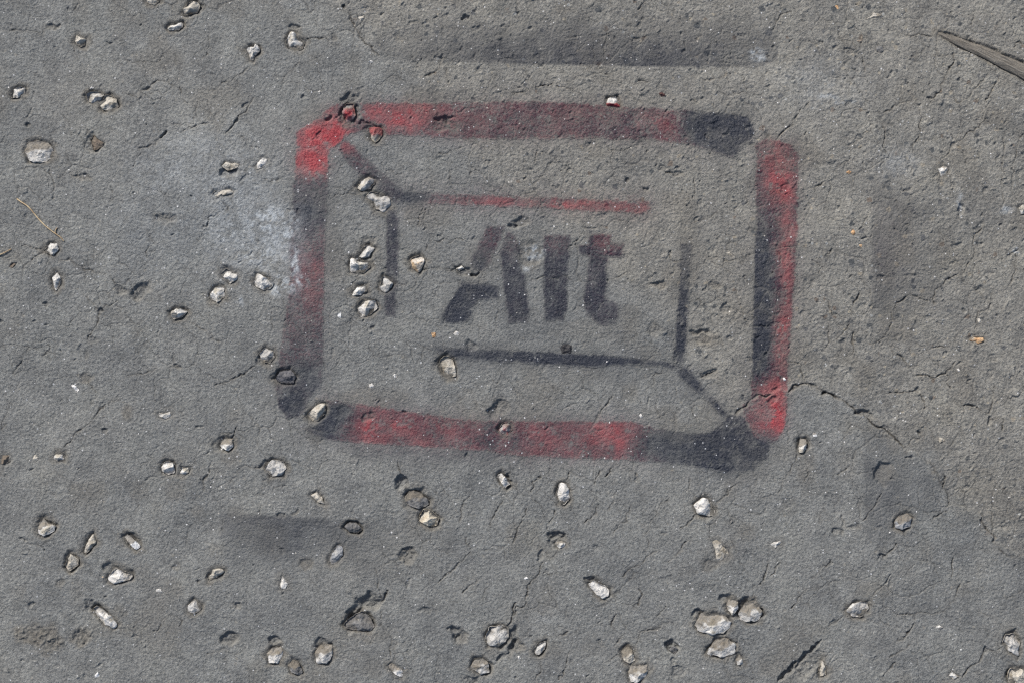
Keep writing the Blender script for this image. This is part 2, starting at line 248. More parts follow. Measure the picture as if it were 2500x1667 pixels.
# ------------------------------------------------------------------ stones: (image crop, outline, height, tone, label)
W, G, T, D, O, K = 'white', 'grey', 'tan', 'dark', 'orange', 'brown'
STONES = [
 (1, [(1240,80),(1280,15),(1340,5),(1365,40),(1345,85),(1250,105)], 10, T, 'chunky tan stone near the top edge, above a flatter white stone'),
 (1, [(990,8),(1010,-25),(1070,-28),(1085,12),(1050,33),(1010,25)], 9, T, 'brownish stone cut off by the top edge left of the chunky tan stone'),
 (1, [(1140,190),(1170,160),(1240,150),(1250,175),(1215,205),(1150,205)], 7, W, 'small flat white stone just below the chunky tan stone at the top'),
 (1, [(495,275),(515,240),(550,255),(585,265),(575,310),(545,320),(505,295)], 7, T, 'jagged cream stone alone near the upper left corner'),
 (1, [(1665,335),(1700,320),(1770,315),(1775,350),(1740,380),(1730,415),(1705,410),(1695,370)], 7, W, 'white wedge shaped stone pointing down left of the brown bottomed stone'),
 (1, [(65,655),(85,610),(130,592),(170,600),(170,640),(120,668),(75,670)], 9, W, 'smooth white oval stone at the left edge above the big pitted white one'),
 (1, [(590,650),(620,625),(690,630),(712,650),(680,695),(645,715),(600,695)], 10, G, 'light grey rounded stone touching a ridged tan stone'),
 (1, [(680,725),(720,660),(740,650),(800,680),(810,740),(770,768),(700,750)], 10, T, 'ridged tan stone touching the light grey rounded stone on its left'),
 (1, [(165,1030),(190,980),(250,965),(330,975),(368,1030),(355,1090),(290,1112),(200,1110)], 8, G, 'largest pitted white stone, round, at the upper left'),
 (1, [(625,960),(640,925),(680,960),(720,985),(700,1010),(640,1035)], 5, K, 'brownish triangular flake right of the large pitted white stone'),
 (1, [(1515,1140),(1550,1110),(1640,1120),(1630,1150),(1560,1170)], 5, T, 'tan flake inside a ragged hole left of the frame'),
 (1, [(1450,1345),(1470,1310),(1560,1300),(1600,1310),(1590,1330),(1510,1345),(1470,1365)], 6, T, 'long thin cream stone above the whitish smear'),
 (2, [(0,1150),(25,1110),(60,1080),(95,1090),(80,1140),(20,1160)], 5, W, 'small white flake left of the red corner'),
 (1, [(605,600),(618,588),(642,592),(640,608),(615,612)], 3, W, 'tiny pale chip on top of the light grey rounded stone'),
 (2, [(215,290),(245,215),(275,220),(300,260),(350,290),(330,335),(280,345),(220,320)], 13, W, 'pointed white stone with a brown lower face above the frame'),
 (2, [(600,770),(630,710),(680,710),(695,790),(650,855),(625,862),(618,810)], 11, G, 'upright stone painted red standing in the hole at the red corner'),
 (2, [(765,885),(820,868),(875,880),(877,930),(830,982),(795,950),(785,912)], 10, T, 'tan stone half covered in red paint below the top bar'),
 (2, [(700,1280),(730,1235),(790,1210),(835,1245),(800,1290),(730,1310)], 11, W, 'white stone with a dark top, upper one of two on the dark diagonal'),
 (2, [(765,1350),(800,1310),(860,1325),(925,1345),(938,1400),(890,1450),(830,1430),(790,1380)], 13, G, 'larger lower one of two stones on the dark diagonal'),
 (3, [(672,720),(682,672),(745,660),(772,720),(765,755),(710,742)], 9, W, 'white stone with a bright red lower half on the top bar'),
 (3, [(1033,640),(1055,623),(1082,655),(1050,664)], 5, 'maroon', 'small maroon chip above the top bar of the frame'),
 (2, [(708,122),(755,100),(752,150),(722,144)], 4, T, 'pinkish chip beside the groove at the top'),
 (2, [(435,630),(450,616),(465,630),(450,646)], 3, W, 'round white speck above the red corner'),
 (2, [(782,425),(800,410),(818,425),(800,440)], 3, W, 'round white speck just under the dark overspray band'),
 (4, [(1203,1160),(1238,1125),(1272,1150),(1262,1195),(1225,1213)], 6, W, 'bright white rounded chip alone right of the red bar'),
 (4, [(1758,1425),(1790,1398),(1815,1430),(1805,1460),(1775,1467)], 6, W, 'white stone cut by the right edge below the stick'),
 (4, [(710,125),(770,85),(825,95),(822,115),(760,112),(722,137)], 3, T, 'pale crusty streak left of the stick at the top'),
 (4, [(570,1182),(600,1165),(617,1180),(592,1193)], 3, O, 'tiny orange chip right of the top of the red bar'),
 (4, [(495,30),(520,28),(532,60),(510,68)], 2, O, 'orange speck near the top edge left of the stick'),
 (4, [(648,275),(690,272),(692,292),(665,296)], 3, K, 'rust brown chip left of the stick beside a dark round pebble'),
 (4, [(778,330),(800,310),(832,315),(840,345),(815,364),(785,350)], 4, D, 'dark round pebble left of the stick'),
 (5, [(300,175),(350,125),(390,125),(404,165),(365,207),(320,195)], 12, W, 'white stone at the end of the dry grass stem'),
 (5, [(355,360),(385,320),(412,350),(415,400),(380,457),(365,400)], 7, W, 'narrow white stone pointing down below the end of the grass stem'),
 (5, [(1508,335),(1545,298),(1620,335),(1622,365),(1575,402),(1545,372)], 9, W, 'upper stone of the white pair left of the left bar'),
 (5, [(1433,480),(1470,425),(1530,420),(1538,490),(1490,527),(1440,510)], 9, W, 'lower stone of the white pair left of the left bar'),
 (5, [(1165,600),(1200,570),(1250,575),(1287,592),(1240,630),(1190,647),(1170,625)], 9, W, 'pale stone with a pointed right end below the white pair'),
 (6, [(0,390),(20,333),(80,355),(142,395),(120,432),(70,449),(10,420)], 12, W, 'bright white lump nearest the left bar, by the chalky smear'),
 (5, [(478,1085),(505,1072),(522,1095),(542,1125),(517,1147),(497,1112)], 3, 'snow', 'very bright white flat chip alone at the left'),
 (5, [(1075,1275),(1110,1282),(1165,1268),(1172,1305),(1130,1322),(1090,1302)], 5, G, 'crumbly grey patch of stone left of the black lower corner'),
 (5, [(1503,1500),(1530,1455),(1590,1458),(1594,1512),(1560,1542),(1515,1522)], 10, W, 'white stone with a deep dark hollow at its right, below left of the frame'),
 (5, [(60,290),(100,260),(113,268),(92,292)], 3, K, 'small brown sliver at the left edge'),
 (6, [(718,215),(745,150),(790,135),(832,160),(802,187),(790,217),(740,227)], 10, G, 'topmost, broken stone of the column of stones inside the left of the frame'),
 (6, [(653,260),(665,230),(720,240),(790,260),(797,292),(740,330),(660,317)], 12, W, 'flat topped white stone second in the column inside the frame'),
 (6, [(668,455),(690,425),(770,413),(780,455),(730,482),(673,482)], 10, W, 'small pitted white stone third in the column inside the frame'),
 (6, [(858,430),(885,343),(910,365),(957,400),(930,442),(900,457),(863,447)], 9, G, 'spiky crumbling stone on the inner left line'),
 (6, [(708,540),(740,513),(835,518),(843,570),(800,612),(735,632),(710,590)], 12, W, 'biggest white stone, lowest in the column inside the frame'),
 (6, [(1058,250),(1085,220),(1140,203),(1170,240),(1147,300),(1130,327),(1070,290)], 10, 'half_orange', 'white stone stained orange left of the letter A'),
 (6, [(38,880),(75,833),(130,860),(142,900),(110,942),(70,937),(50,910)], 9, G, 'rough grey white stone just left of the left bar'),
 (6, [(138,1050),(180,993),(250,983),(287,1030),(270,1077),(190,1077)], 9, 'painted', 'stone coated in dark paint at the lower left of the frame'),
 (6, [(363,1290),(430,1223),(492,1218),(482,1290),(440,1332),(408,1342)], 11, T, 'tan stone in the gap at the lower left corner of the frame'),
 (6, [(1268,920),(1300,888),(1360,908),(1377,970),(1382,1030),(1320,1047),(1280,1000)], 9, T, 'crumbly stone in a hollow at the left end of the inner bottom line'),
 (6, [(1673,1390),(1700,1348),(1750,1358),(1762,1400),(1735,1437),(1690,1422)], 11, G, 'dark red painted stone on the bottom bar'),
 (6, [(570,610),(583,600),(597,602),(598,630),(574,638)], 2, 'snow', 'tiny bright white chip below left of the biggest stone in the frame'),
 (6, [(1212,735),(1240,733),(1247,765),(1220,770)], 3, O, 'small yellow orange chip below the foot of the letter A'),
 (6, [(1355,742),(1380,722),(1402,732),(1407,757),(1370,757)], 2, W, 'white speck right of the yellow orange chip'),
 (6, [(948,1022),(962,1012),(978,1020),(976,1042),(955,1042)], 3, W, 'small round pale pebble above the red of the bottom bar'),
 (6, [(783,1088),(815,1066),(817,1105),(790,1108)], 3, W, 'small pale chip above the bottom bar near its left end'),
 (6, [(813,1205),(838,1185),(872,1173),(852,1215),(830,1232)], 4, D, 'slate blue chip at the upper edge of the bottom bar'),
 (6, [(1378,298),(1418,275),(1442,298),(1402,312)], 5, W, 'white splinter in the ragged hole beside the letter A'),
 (7, [(888,1292),(912,1284),(924,1308),(907,1323)], 3, W, 'small white pebble just above the red part of the bottom bar'),
 (7, [(1485,188),(1520,180),(1562,210),(1530,219)], 2, T, 'flat pinkish sliver near the inner side of the right bar'),
 (7, [(343,835),(380,803),(440,823),(432,872),(370,880)], 3.5, 'tar', 'black lump on the inner bottom line under the letter l'),
 (8, [(1410,785),(1450,758),(1510,768),(1523,795),(1470,807)], 5, O, 'orange stone at the right, the largest orange one'),
 (8, [(1463,645),(1490,633),(1517,655),(1490,678)], 3, T, 'cream chip above the orange stone at the right'),
 (8, [(1325,985),(1343,973),(1352,998),(1332,1001)], 3, W, 'tiny white bead below left of the orange stone'),
 (8, [(253,1500),(263,1455),(300,1458),(307,1490),(297,1530),(280,1557),(253,1552)], 13, W, 'tall narrow white stone below the red lower right corner'),
 (8, [(343,1415),(365,1398),(387,1420),(377,1442),(350,1442)], 2, 'snow', 'bright white flat chip above right of the tall narrow stone'),
 (8, [(138,1048),(152,1036),(168,1055),(150,1064)], 2, 'snow', 'bright white bead on the red of the right bar'),
 (8, [(1198,1450),(1235,1438),(1247,1470),(1215,1483)], 3, T, 'pale worn chip right of the dark seam'),
 (8, [(600,52),(622,25),(642,55),(617,72)], 3, O, 'orange cream chip right of the red bar, upper one of two'),
 (8, [(658,137),(680,127),(692,147),(667,155)], 2, O, 'orange chip right of the red bar, lower one of two'),
 (9, [(258,500),(295,433),(325,475),(387,490),(365,532),(300,567),(263,547)], 11, W, 'white peaked stone at the lower left above two tan flakes'),
 (9, [(568,670),(600,600),(640,538),(662,600),(612,662),(585,687)], 7, T, 'slanting tan flake, upper one of two at the lower left'),
 (9, [(443,770),(462,720),(480,683),(537,710),(537,757),(480,802)], 8, T, 'tan flake, lower one of two at the lower left'),
 (9, [(738,840),(790,778),(830,800),(897,813),(902,852),(850,872),(780,892),(743,872)], 10, W, 'white double lobed stone below the white sliver at the lower left'),
 (9, [(843,565),(870,548),(905,580),(947,618),(962,640),(930,662),(880,612)], 8, 'snow', 'bright white sliver in a dark hollow at the lower left'),
 (9, [(633,1055),(665,1038),(760,1108),(807,1165),(780,1192),(720,1167),(660,1102)], 9, W, 'long bluish white stone slanting down at the lower left'),
 (9, [(1423,840),(1450,793),(1495,783),(1537,800),(1490,842),(1433,864)], 8, T, 'small tan stone below the lower left overspray patch'),
 (9, [(1283,1040),(1322,993),(1372,1035),(1372,1072),(1320,1097),(1283,1077)], 10, G, 'grey white peaked stone with a curved crack at its left'),
 (9, [(1103,90),(1130,53),(1180,58),(1192,130),(1150,142),(1108,122)], 9, W, 'left stone of a touching pale pair below left of the frame'),
 (9, [(1218,140),(1240,93),(1302,93),(1287,130),(1245,160)], 6, W, 'right, flatter stone of a touching pale pair below left of the frame'),
 (9, [(368,30),(380,-2),(442,-7),(442,50),(390,52)], 9, W, 'square white stone at the left, above the white peaked stone'),
 (9, [(223,30),(240,3),(264,30),(246,54)], 4, T, 'faint cream flake left of the square white stone'),
 (9, [(1048,918),(1100,923),(1107,947),(1062,942)], 2, W, 'scatter of white grit left of the small tan stone'),
 (9, [(648,1515),(668,1488),(687,1525),(655,1533)], 2, 'snow', 'bright white triangular chip at the bottom left'),
 (9, [(692,842),(705,830),(718,842),(704,854)], 2, O, 'tiny rusty speck beside the double lobed stone'),
 (9, [(-20,40),(0,12),(60,8),(72,50),(12,74)], 6, K, 'brown crumbling stone cut by the left edge'),
 (10, [(73,100),(120,43),(190,48),(227,95),(190,152),(110,152)], 11, G, 'rounded cream stone in a socket below the frame at its left'),
 (10, [(388,285),(430,263),(470,300),(482,347),(440,332)], 6, T, 'thin tan flake below the left end of the bottom bar'),
 (10, [(1028,300),(1060,253),(1130,258),(1192,310),(1192,352),(1130,377),(1050,352)], 7, D, 'dark grey stone with a white ridge in a double hollow'),
 (10, [(1128,430),(1160,378),(1210,383),(1268,440),(1257,487),(1210,502),(1138,472)], 13, 'cream', 'cream coloured stone beside the dark grey ridged stone'),
 (10, [(1663,150),(1690,133),(1720,160),(1752,210),(1720,232),(1690,202)], 8, W, 'small notched white stone below the middle of the bottom bar'),
 (10, [(618,500),(650,468),(700,468),(747,515),(710,542),(650,532)], 7, D, 'grey stone sunk in a hole at the end of the lower left overspray'),
 (10, [(513,735),(540,660),(570,618),(607,640),(607,690),(565,752),(530,757)], 6, 'slate', 'bluish grey curved stone below the lower left overspray'),
 (10, [(168,870),(190,838),(237,885),(217,922),(185,927)], 5, W, 'small white chip below the lower left overspray'),
 (10, [(608,1180),(640,1130),(740,1073),(785,1100),(828,1180),(800,1212),(700,1207)], 11, D, 'dark grey angular stone at the mouth of the largest hole'),
 (10, [(690,1190),(715,1162),(765,1160),(790,1185),(740,1205)], 11, 'cream', 'cream corner of stone under the dark grey angular stone'),
 (10, [(83,1370),(120,1328),(180,1323),(202,1360),(170,1432),(100,1432)], 11, W, 'white stone beneath a dark hole, left of a trio at the bottom'),
 (10, [(228,1450),(260,1408),(300,1418),(332,1490),(310,1517),(250,1492)], 8, D, 'darker grey stone lowest of the trio at the bottom'),
 (10, [(413,1370),(450,1308),(530,1303),(543,1370),(500,1432),(430,1432)], 11, G, 'rounded grey white stone right of the trio at the bottom'),
 (10, [(1583,1250),(1610,1188),(1690,1168),(1742,1190),(1742,1262),(1680,1322),(1600,1312)], 13, G, 'big domed pale stone at the bottom middle beside a crack'),
 (10, [(918,1450),(945,1428),(990,1460),(1027,1490),(1017,1522),(970,1512)], 6, W, 'curved white stone near the bottom edge, in the middle'),
 (10, [(1480,1460),(1510,1405),(1560,1400),(1605,1430),(1612,1490),(1550,1512)], 8, G, 'greyish stone under the big domed pale stone'),
 (11, [(333,260),(355,203),(390,198),(417,240),(422,310),(385,352),(350,332),(343,290)], 10, W, 'upright knobbly white stone below the red of the bottom bar'),
 (11, [(1273,350),(1330,298),(1365,308),(1390,355),(1422,380),(1412,417),(1370,427),(1290,407)], 11, W, 'clean white three cornered stone below the black corner'),
 (11, [(318,612),(360,593),(397,610),(390,637),(350,647)], 7, W, 'bluish white stone deep in a hole below the upright knobbly stone'),
 (11, [(1398,600),(1430,588),(1500,640),(1512,700),(1470,747),(1430,722),(1413,650)], 5, T, 'worn tan stone flush with the ground below the three cornered white stone'),
 (11, [(548,890),(590,868),(660,900),(692,930),(692,970),(650,992),(600,962)], 9, W, 'white oblong stone alone in the lower middle right'),
 (11, [(1493,1040),(1510,990),(1575,1010),(1572,1060),(1530,1112)], 10, W, 'white chip at the top left of the cluster at the lower right'),
 (11, [(1578,1090),(1620,1018),(1690,1008),(1742,1080),(1720,1142),(1640,1147),(1590,1132)], 11, G, 'rough grey stone at the top right of the cluster at the lower right'),
 (11, [(1278,1160),(1320,1093),(1400,1088),(1500,1118),(1532,1165),(1480,1217),(1400,1237),(1300,1212)], 14, W, 'largest stone of the cluster at the lower right, with a white front'),
 (11, [(1353,1372),(1385,1310),(1420,1268),(1490,1258),(1552,1300),(1552,1362),(1470,1392)], 9, G, 'grey wedge at the bottom of the cluster at the lower right'),
 (11, [(1558,1412),(1580,1368),(1602,1400),(1612,1442),(1570,1442)], 7, G, 'small pointed chip right of the grey wedge'),
 (11, [(778,1350),(820,1308),(850,1340),(872,1410),(830,1437),(790,1412)], 9, T, 'upper, tan stone of a pair at the bottom edge'),
 (11, [(823,1490),(850,1443),(950,1438),(967,1475),(930,1532),(870,1567),(838,1557)], 11, W, 'lower, whiter stone of a pair at the bottom edge'),
 (11, [(178,1355),(215,1295),(262,1278),(252,1330),(212,1377)], 7, G, 'narrow grey stone in a slot right of the big domed stone'),
 (11, [(1093,1335),(1130,1308),(1162,1330),(1142,1367)], 4, D, 'dark pebble in a black hole near the bottom edge'),
 (11, [(63,1385),(78,1376),(90,1400),(70,1407)], 3, W, 'tiny white pyramid near the bottom edge right of the big domed stone'),
 (11, [(1508,468),(1530,448),(1543,468),(1522,482)], 5, D, 'tiny dark grain right of the three cornered white stone'),
 (11, [(108,850),(128,838),(142,853),(120,867)], 3, 'snow', 'tiny bright bead on a crack in the lower middle'),
 (12, [(903,470),(930,423),(990,403),(1027,435),(1012,492),(960,522),(908,502)], 11, 'slate', 'bluish grey stone right of the crescent hole'),
 (12, [(58,622),(90,600),(130,593),(142,615),(90,642)], 5, W, 'small white sliver in the lower right quarter, left of the bluish stone'),
 (12, [(578,1070),(620,1018),(720,1013),(727,1060),(690,1112),(620,1117)], 9, G, 'rounded grey white stone right of the lower right cluster'),
 (12, [(1173,1185),(1215,1173),(1247,1190),(1200,1200)], 3, W, 'thin white sliver near the lower right corner'),
 (12, [(1653,1290),(1670,1238),(1720,1228),(1772,1290),(1762,1392),(1690,1352)], 12, G, 'upper, larger stone of two at the right edge near the lower corner'),
 (12, [(1678,1530),(1710,1468),(1792,1473),(1830,1530),(1800,1600),(1700,1572)], 11, T, 'tan stone in the lower right corner, cut by the frame edge'),
 (12, [(1283,1520),(1300,1483),(1352,1520),(1310,1547)], 5, W, 'small white wedge at the bottom edge near the lower right corner'),
 (12, [(388,1480),(410,1408),(442,1470),(437,1512),(395,1522)], 8, T, 'thin pale chip beside the long slanting groove'),
 (2, [(30,330),(10,345),(-5,325),(5,300),(25,310)], 3, W, 'tiny white bit above left of the wedge shaped stone tip'),
]
RIDGED = ('white front', 'of the cluster', 'grey wedge', 'white ridge', 'lower, whiter', 'dark hollow', 'deep in a hole', 'crescent', 'tall narrow', 'tan stone of a pair', 'of the trio', 'under a dark', 'white peaked stone at', 'largest pitted', 'beneath a dark', 'curved white', 'greyish stone under')
NOPAINT = {'tan stone in the gap at the lower left corner of the frame', 'spiky crumbling stone on the inner left line', 'bright white bead on the red of the right bar',
           'stone coated in dark paint at the lower left of the frame', 'small white pebble just above the red part of the bottom bar'}

# ------------------------------------------------------------------ cracks: (image crop, polyline, half width, depth)
C = [
 (1,[(60,210),(180,205),(260,230),(350,180),(400,160)],1.6,2.2),(1,[(860,650),(900,640),(960,660),(1040,630)],1.6,2.2),(1,[(980,610),(1080,560),(1160,550),(1215,520)],1.7,2.5),
 (1,[(1235,590),(1260,700),(1340,735),(1345,800)],1.5,2),(1,[(1540,915),(1600,870),(1660,770),(1740,680)],1.8,3),(1,[(950,1010),(1090,970),(1130,900)],2,3),(1,[(1230,910),(1340,860),(1460,845)],1.6,2.5),
 (1,[(430,780),(470,850),(495,920)],1.5,2),(1,[(850,400),(950,430),(1080,430),(1110,370)],1.5,2),(1,[(1210,480),(1350,410),(1440,330),(1420,250)],1.5,1.8),(1,[(500,310),(530,400)],1.5,2),
 (1,[(530,20),(500,80)],1.5,2),(1,[(1480,600),(1640,510),(1700,460)],1.5,2),(1,[(1650,930),(1690,1010),(1780,1020)],1.5,2),(1,[(560,990),(600,900)],1.8,2.4),(1,[(960,1010),(960,1060),(910,1150)],1.5,2),
 (1,[(330,1150),(370,1240),(360,1330)],1.5,1.6),(1,[(760,1280),(770,1370),(830,1340)],1.5,1.6),(1,[(1540,1360),(1550,1440),(1430,1490),(1400,1568)],1.6,2),
 (5,[(150,130),(220,160),(300,165)],1.7,2.2),(5,[(180,275),(250,220),(290,190)],1.7,2.4),(5,[(400,240),(470,240),(560,290),(620,320),(720,325)],2,3),(5,[(590,320),(595,380)],1.5,2),(5,[(750,350),(790,400)],1.5,2),
 (5,[(590,490),(650,550),(680,580),(660,680),(600,750),(600,790)],1.8,2.5),(5,[(690,580),(810,510)],1.6,2),(5,[(440,1510),(530,1420),(660,1300),(690,1250),(800,1190)],1.8,2.4),
 (5,[(1000,200),(1040,130),(1040,60)],1.7,2),(5,[(1280,650),(1400,720),(1440,770),(1500,800)],1.7,2.2),(5,[(1480,1100),(1590,1040),(1660,1010),(1740,960)],1.7,2.3),(5,[(1600,1030),(1595,1060)],1.7,3),
 (5,[(600,1060),(660,1160)],1.6,2.2),(5,[(110,990),(160,880),(200,830)],1.6,1.8),(5,[(870,1020),(990,1010),(1060,970)],1.6,1.9),(5,[(300,900),(330,820)],1.5,1.6),(5,[(630,240),(760,140)],1.4,1.5),(5,[(1580,1480),(1620,1380)],1.8,2.2),
 (5,[(920,760),(950,680)],1.3,1.2),(5,[(20,1400),(20,1330),(70,1220)],1.5,1.6),
 (2,[(350,270),(470,260),(500,280)],1.8,2.6),(2,[(620,40),(650,110),(690,180),(760,280),(840,390)],3,2.5),(2,[(1180,520),(1250,480),(1290,400)],1.9,2.6),(2,[(1300,470),(1330,570)],1.9,2.8),(2,[(190,560),(240,480),(310,410)],1.6,2),
 (2,[(1260,1060),(1400,1010)],1.5,1.4),(2,[(1560,650),(1620,560),(1640,500)],1.5,1.7),(2,[(1350,1110),(1340,1220)],1.4,1.4),(2,[(1130,1560),(1170,1450)],1.5,1.6),(2,[(0,1260),(160,1240)],1.5,1.6),(2,[(560,1290),(680,1310)],1.4,1.4),
 (6,[(1150,310),(1280,290),(1360,310)],1.7,2.2),(6,[(950,410),(1050,400)],1.7,2.4),(6,[(830,880),(1040,885)],1.4,1.6),(6,[(1180,170),(1200,110),(1290,100)],1.4,1.4),(6,[(20,290),(90,230),(180,190)],1.5,1.6),(6,[(110,720),(130,600)],1.4,1.4),
 (3,[(0,670),(120,620),(220,590),(310,570)],1.8,2.6),(3,[(340,600),(480,605)],1.5,1.7),(3,[(380,270),(480,240),(640,240)],1.5,1.6),(3,[(490,340),(540,270),(700,235)],1.8,2),(3,[(800,280),(960,240)],1.5,1.7),(3,[(860,570),(970,550)],1.8,2.4),(3,[(1080,1195),(1130,1185),(1210,1192)],2.4,3.2),
 (3,[(1290,1520),(1400,1480),(1440,1460)],1.7,2.1),(3,[(680,1030),(800,1025),(860,1000)],1.6,1.7),(3,[(180,1130),(195,1040)],1.5,1.7),(3,[(1230,320),(1330,230)],1.6,1.9),(3,[(1480,530),(1390,550),(1280,520)],1.5,1.8),(3,[(890,60),(930,20)],2,2.4),(3,[(1270,1230),(1290,1330)],1.4,1.4),
 (4,[(70,190),(130,110),(200,80)],1.8,2.4),(4,[(1110,730),(1190,660),(1240,570),(1300,460),(1310,370)],2.0,2.6),(4,[(1320,690),(1350,715),(1430,640),(1490,560)],1.6,2),(4,[(1220,1110),(1290,1020),(1410,920),(1490,860),(1540,780),(1530,700),(1560,620),(1620,530)],1.9,2.3),
 (4,[(830,850),(840,1010),(820,1140),(825,1190)],1.8,2.4),(4,[(1060,680),(1090,840),(1060,960),(1000,1080),(960,1200)],1.8,2.4),(4,[(840,770),(940,720),(1040,670)],1.6,2),(4,[(100,960),(160,900),(210,830),(320,700)],2,2.7),(4,[(700,370),(705,500)],1.5,2),(4,[(970,240),(1100,235),(1180,245)],2,2.6),
 (4,[(1640,1500),(1650,1250),(1640,1000),(1660,880)],1.5,1.6),(4,[(1700,1300),(1740,1000),(1780,900)],1.5,1.6),(4,[(350,1300),(390,1270),(430,1240)],2,2.6),(4,[(1290,1350),(1300,1220)],1.5,1.8),(4,[(1420,180),(1460,110)],1.6,1.9),(4,[(1720,320),(1770,290)],1.8,2.2),(4,[(430,950),(480,880)],1.4,1.4),(4,[(1500,560),(1600,440)],1.5,1.7),
 (8,[(1500,20),(1460,70),(1440,220),(1380,320),(1260,370),(1190,440),(1180,530)],2,2.8),(8,[(1000,470),(1100,500),(1180,510)],1.6,1.9),(8,[(760,800),(830,760),(870,710)],1.9,2.6),(8,[(868,715),(892,660)],3.2,6),(8,[(890,640),(900,570),(920,540)],2,2.6),(8,[(920,525),(960,515),(992,480)],2.8,4.5),
 (8,[(650,470),(630,520),(600,560),(600,640),(560,720),(500,800)],2,2.7),(8,[(460,510),(460,610),(600,620)],1.7,2),(8,[(460,690),(440,900)],1.6,1.8),(8,[(630,740),(610,880)],1.7,2),(8,[(1060,1030),(1160,1030),(1260,1020),(1330,920)],2.1,3),(8,[(1260,1030),(1290,1110)],1.8,2.2),
 (8,[(870,1140),(1060,1120),(1110,1200),(1110,1250)],1.8,2.3),(8,[(900,890),(980,910),(1000,970),(1060,970)],1.8,2.5),(8,[(1370,1235),(1470,1250),(1560,1280),(1580,1200),(1590,1100)],2,2.8),(8,[(1550,1330),(1640,1330),(1650,1390)],2.2,3.2),(8,[(960,1510),(1020,1470),(1100,1440),(1090,1400)],2,3),
 (8,[(1160,830),(1280,830),(1340,740),(1390,720),(1480,740)],1.8,2.3),(8,[(1740,190),(1740,290),(1690,420)],1.9,2.5),(8,[(1680,200),(1760,160)],2,2.6),(8,[(1580,440),(1540,580),(1470,600),(1470,730)],1.8,2.2),(8,[(180,940),(270,950),(290,1060)],1.8,2.4),(8,[(890,760),(890,880)],1.4,1.3),(8,[(1020,780),(1020,880)],1.4,1.3),(8,[(340,240),(420,280),(390,340)],1.5,1.6),(8,[(380,230),(470,180)],1.6,1.8),(8,[(120,170),(230,150)],2,2.6),
 (8,[(170,1130),(250,1090),(290,1070),(350,1090),(430,1130),(540,1180),(660,1275),(740,1340),(850,1400),(930,1470),(960,1510)],3.0,4.5),(8,[(330,1085),(370,1100)],4,4),(8,[(420,1130),(540,1170)],4,5),(8,[(640,1275),(710,1280)],4.5,6),
 (7,[(620,1310),(660,1230),(710,1180)],1.9,2.4),(7,[(740,1180),(830,1290)],1.5,1.6),(7,[(1560,1300),(1600,1250),(1650,1200),(1720,1165),(1790,1150)],3.0,4.5),(7,[(1110,170),(1110,240),(1190,240)],1.7,2),(7,[(1330,1040),(1400,1000)],2.2,3),(7,[(1260,1240),(1290,1330)],1.6,1.8),(7,[(960,1120),(990,1060),(1060,960)],1.5,1.6),(7,[(1400,230),(1500,240),(1680,200)],1.5,1.6),(7,[(720,370),(830,310),(850,280)],1.4,1.3),(7,[(410,160),(500,60)],1.4,1.5),(7,[(1290,90),(1210,100)],1.5,1.8),
 (11,[(20,1150),(60,1060),(110,1030),(130,900),(200,840),(225,750)],2,2.8),(11,[(40,600),(70,480),(100,420),(140,380)],1.8,2.3),(11,[(290,470),(320,390)],1.8,2.3),(11,[(400,180),(430,120)],2,2.8),(11,[(530,480),(600,400),(620,340)],1.8,2.3),(11,[(590,200),(630,110)],1.8,2.3),(11,[(660,150),(700,100)],2.2,3.2),(11,[(700,560),(740,510),(810,470),(830,360)],1.7,2),(11,[(690,380),(750,260)],1.6,1.9),
 (11,[(790,850),(840,790),(900,750),(1020,660)],1.9,2.5),(11,[(710,1180),(740,1100)],2.4,3.4),(11,[(870,1060),(910,960),(890,920)],1.8,2.2),(11,[(1190,510),(1260,440),(1260,410)],2,2.7),(11,[(1440,330),(1520,240),(1580,190)],2,2.7),(11,[(1110,740),(1170,670),(1230,590)],1.7,2),(11,[(1390,570),(1380,480)],1.6,2),(11,[(870,1290),(930,1220),(1020,1200),(1060,1190)],2.2,3.2),(11,[(740,1310),(770,1250)],2.6,4),
 (11,[(350,1250),(400,1220)],1.8,2),(11,[(200,1540),(230,1440)],1.7,2),(11,[(350,1540),(390,1440),(420,1340)],1.7,2),(11,[(1730,890),(1760,820)],1.7,2.2),(11,[(660,1430),(740,1370)],1.6,1.8),(11,[(940,560),(980,450),(1050,350),(1110,300)],1.6,1.8),(11,[(950,650),(960,580)],1.5,1.5),(11,[(150,250),(170,190),(220,160)],1.7,2),(11,[(1020,1110),(1090,1030)],1.6,1.9),(11,[(1230,230),(1240,160)],1.5,1.6),(11,[(1660,270),(1700,180)],1.5,1.6),(11,[(240,820),(340,810)],1.5,1.6),
 (10,[(870,1000),(910,930)],2.4,3.5),(10,[(860,970),(845,860),(820,790)],1.6,1.8),(10,[(1420,950),(1500,880),(1540,860)],1.8,2.2),(10,[(1250,880),(1330,820),(1440,720),(1490,660),(1440,570)],1.7,2),(10,[(1400,460),(1430,350),(1480,290)],1.6,1.8),(10,[(980,50),(1010,130)],1.8,2.4),(10,[(1620,490),(1690,330)],1.6,1.8),(10,[(1560,990),(1590,900)],1.6,1.8),(10,[(1740,1170),(1790,1030)],2.4,3.6),(10,[(930,1430),(930,1250)],1.6,1.7),(10,[(860,1160),(870,1050)],1.6,1.7),(10,[(30,420),(50,360)],1.5,1.6),
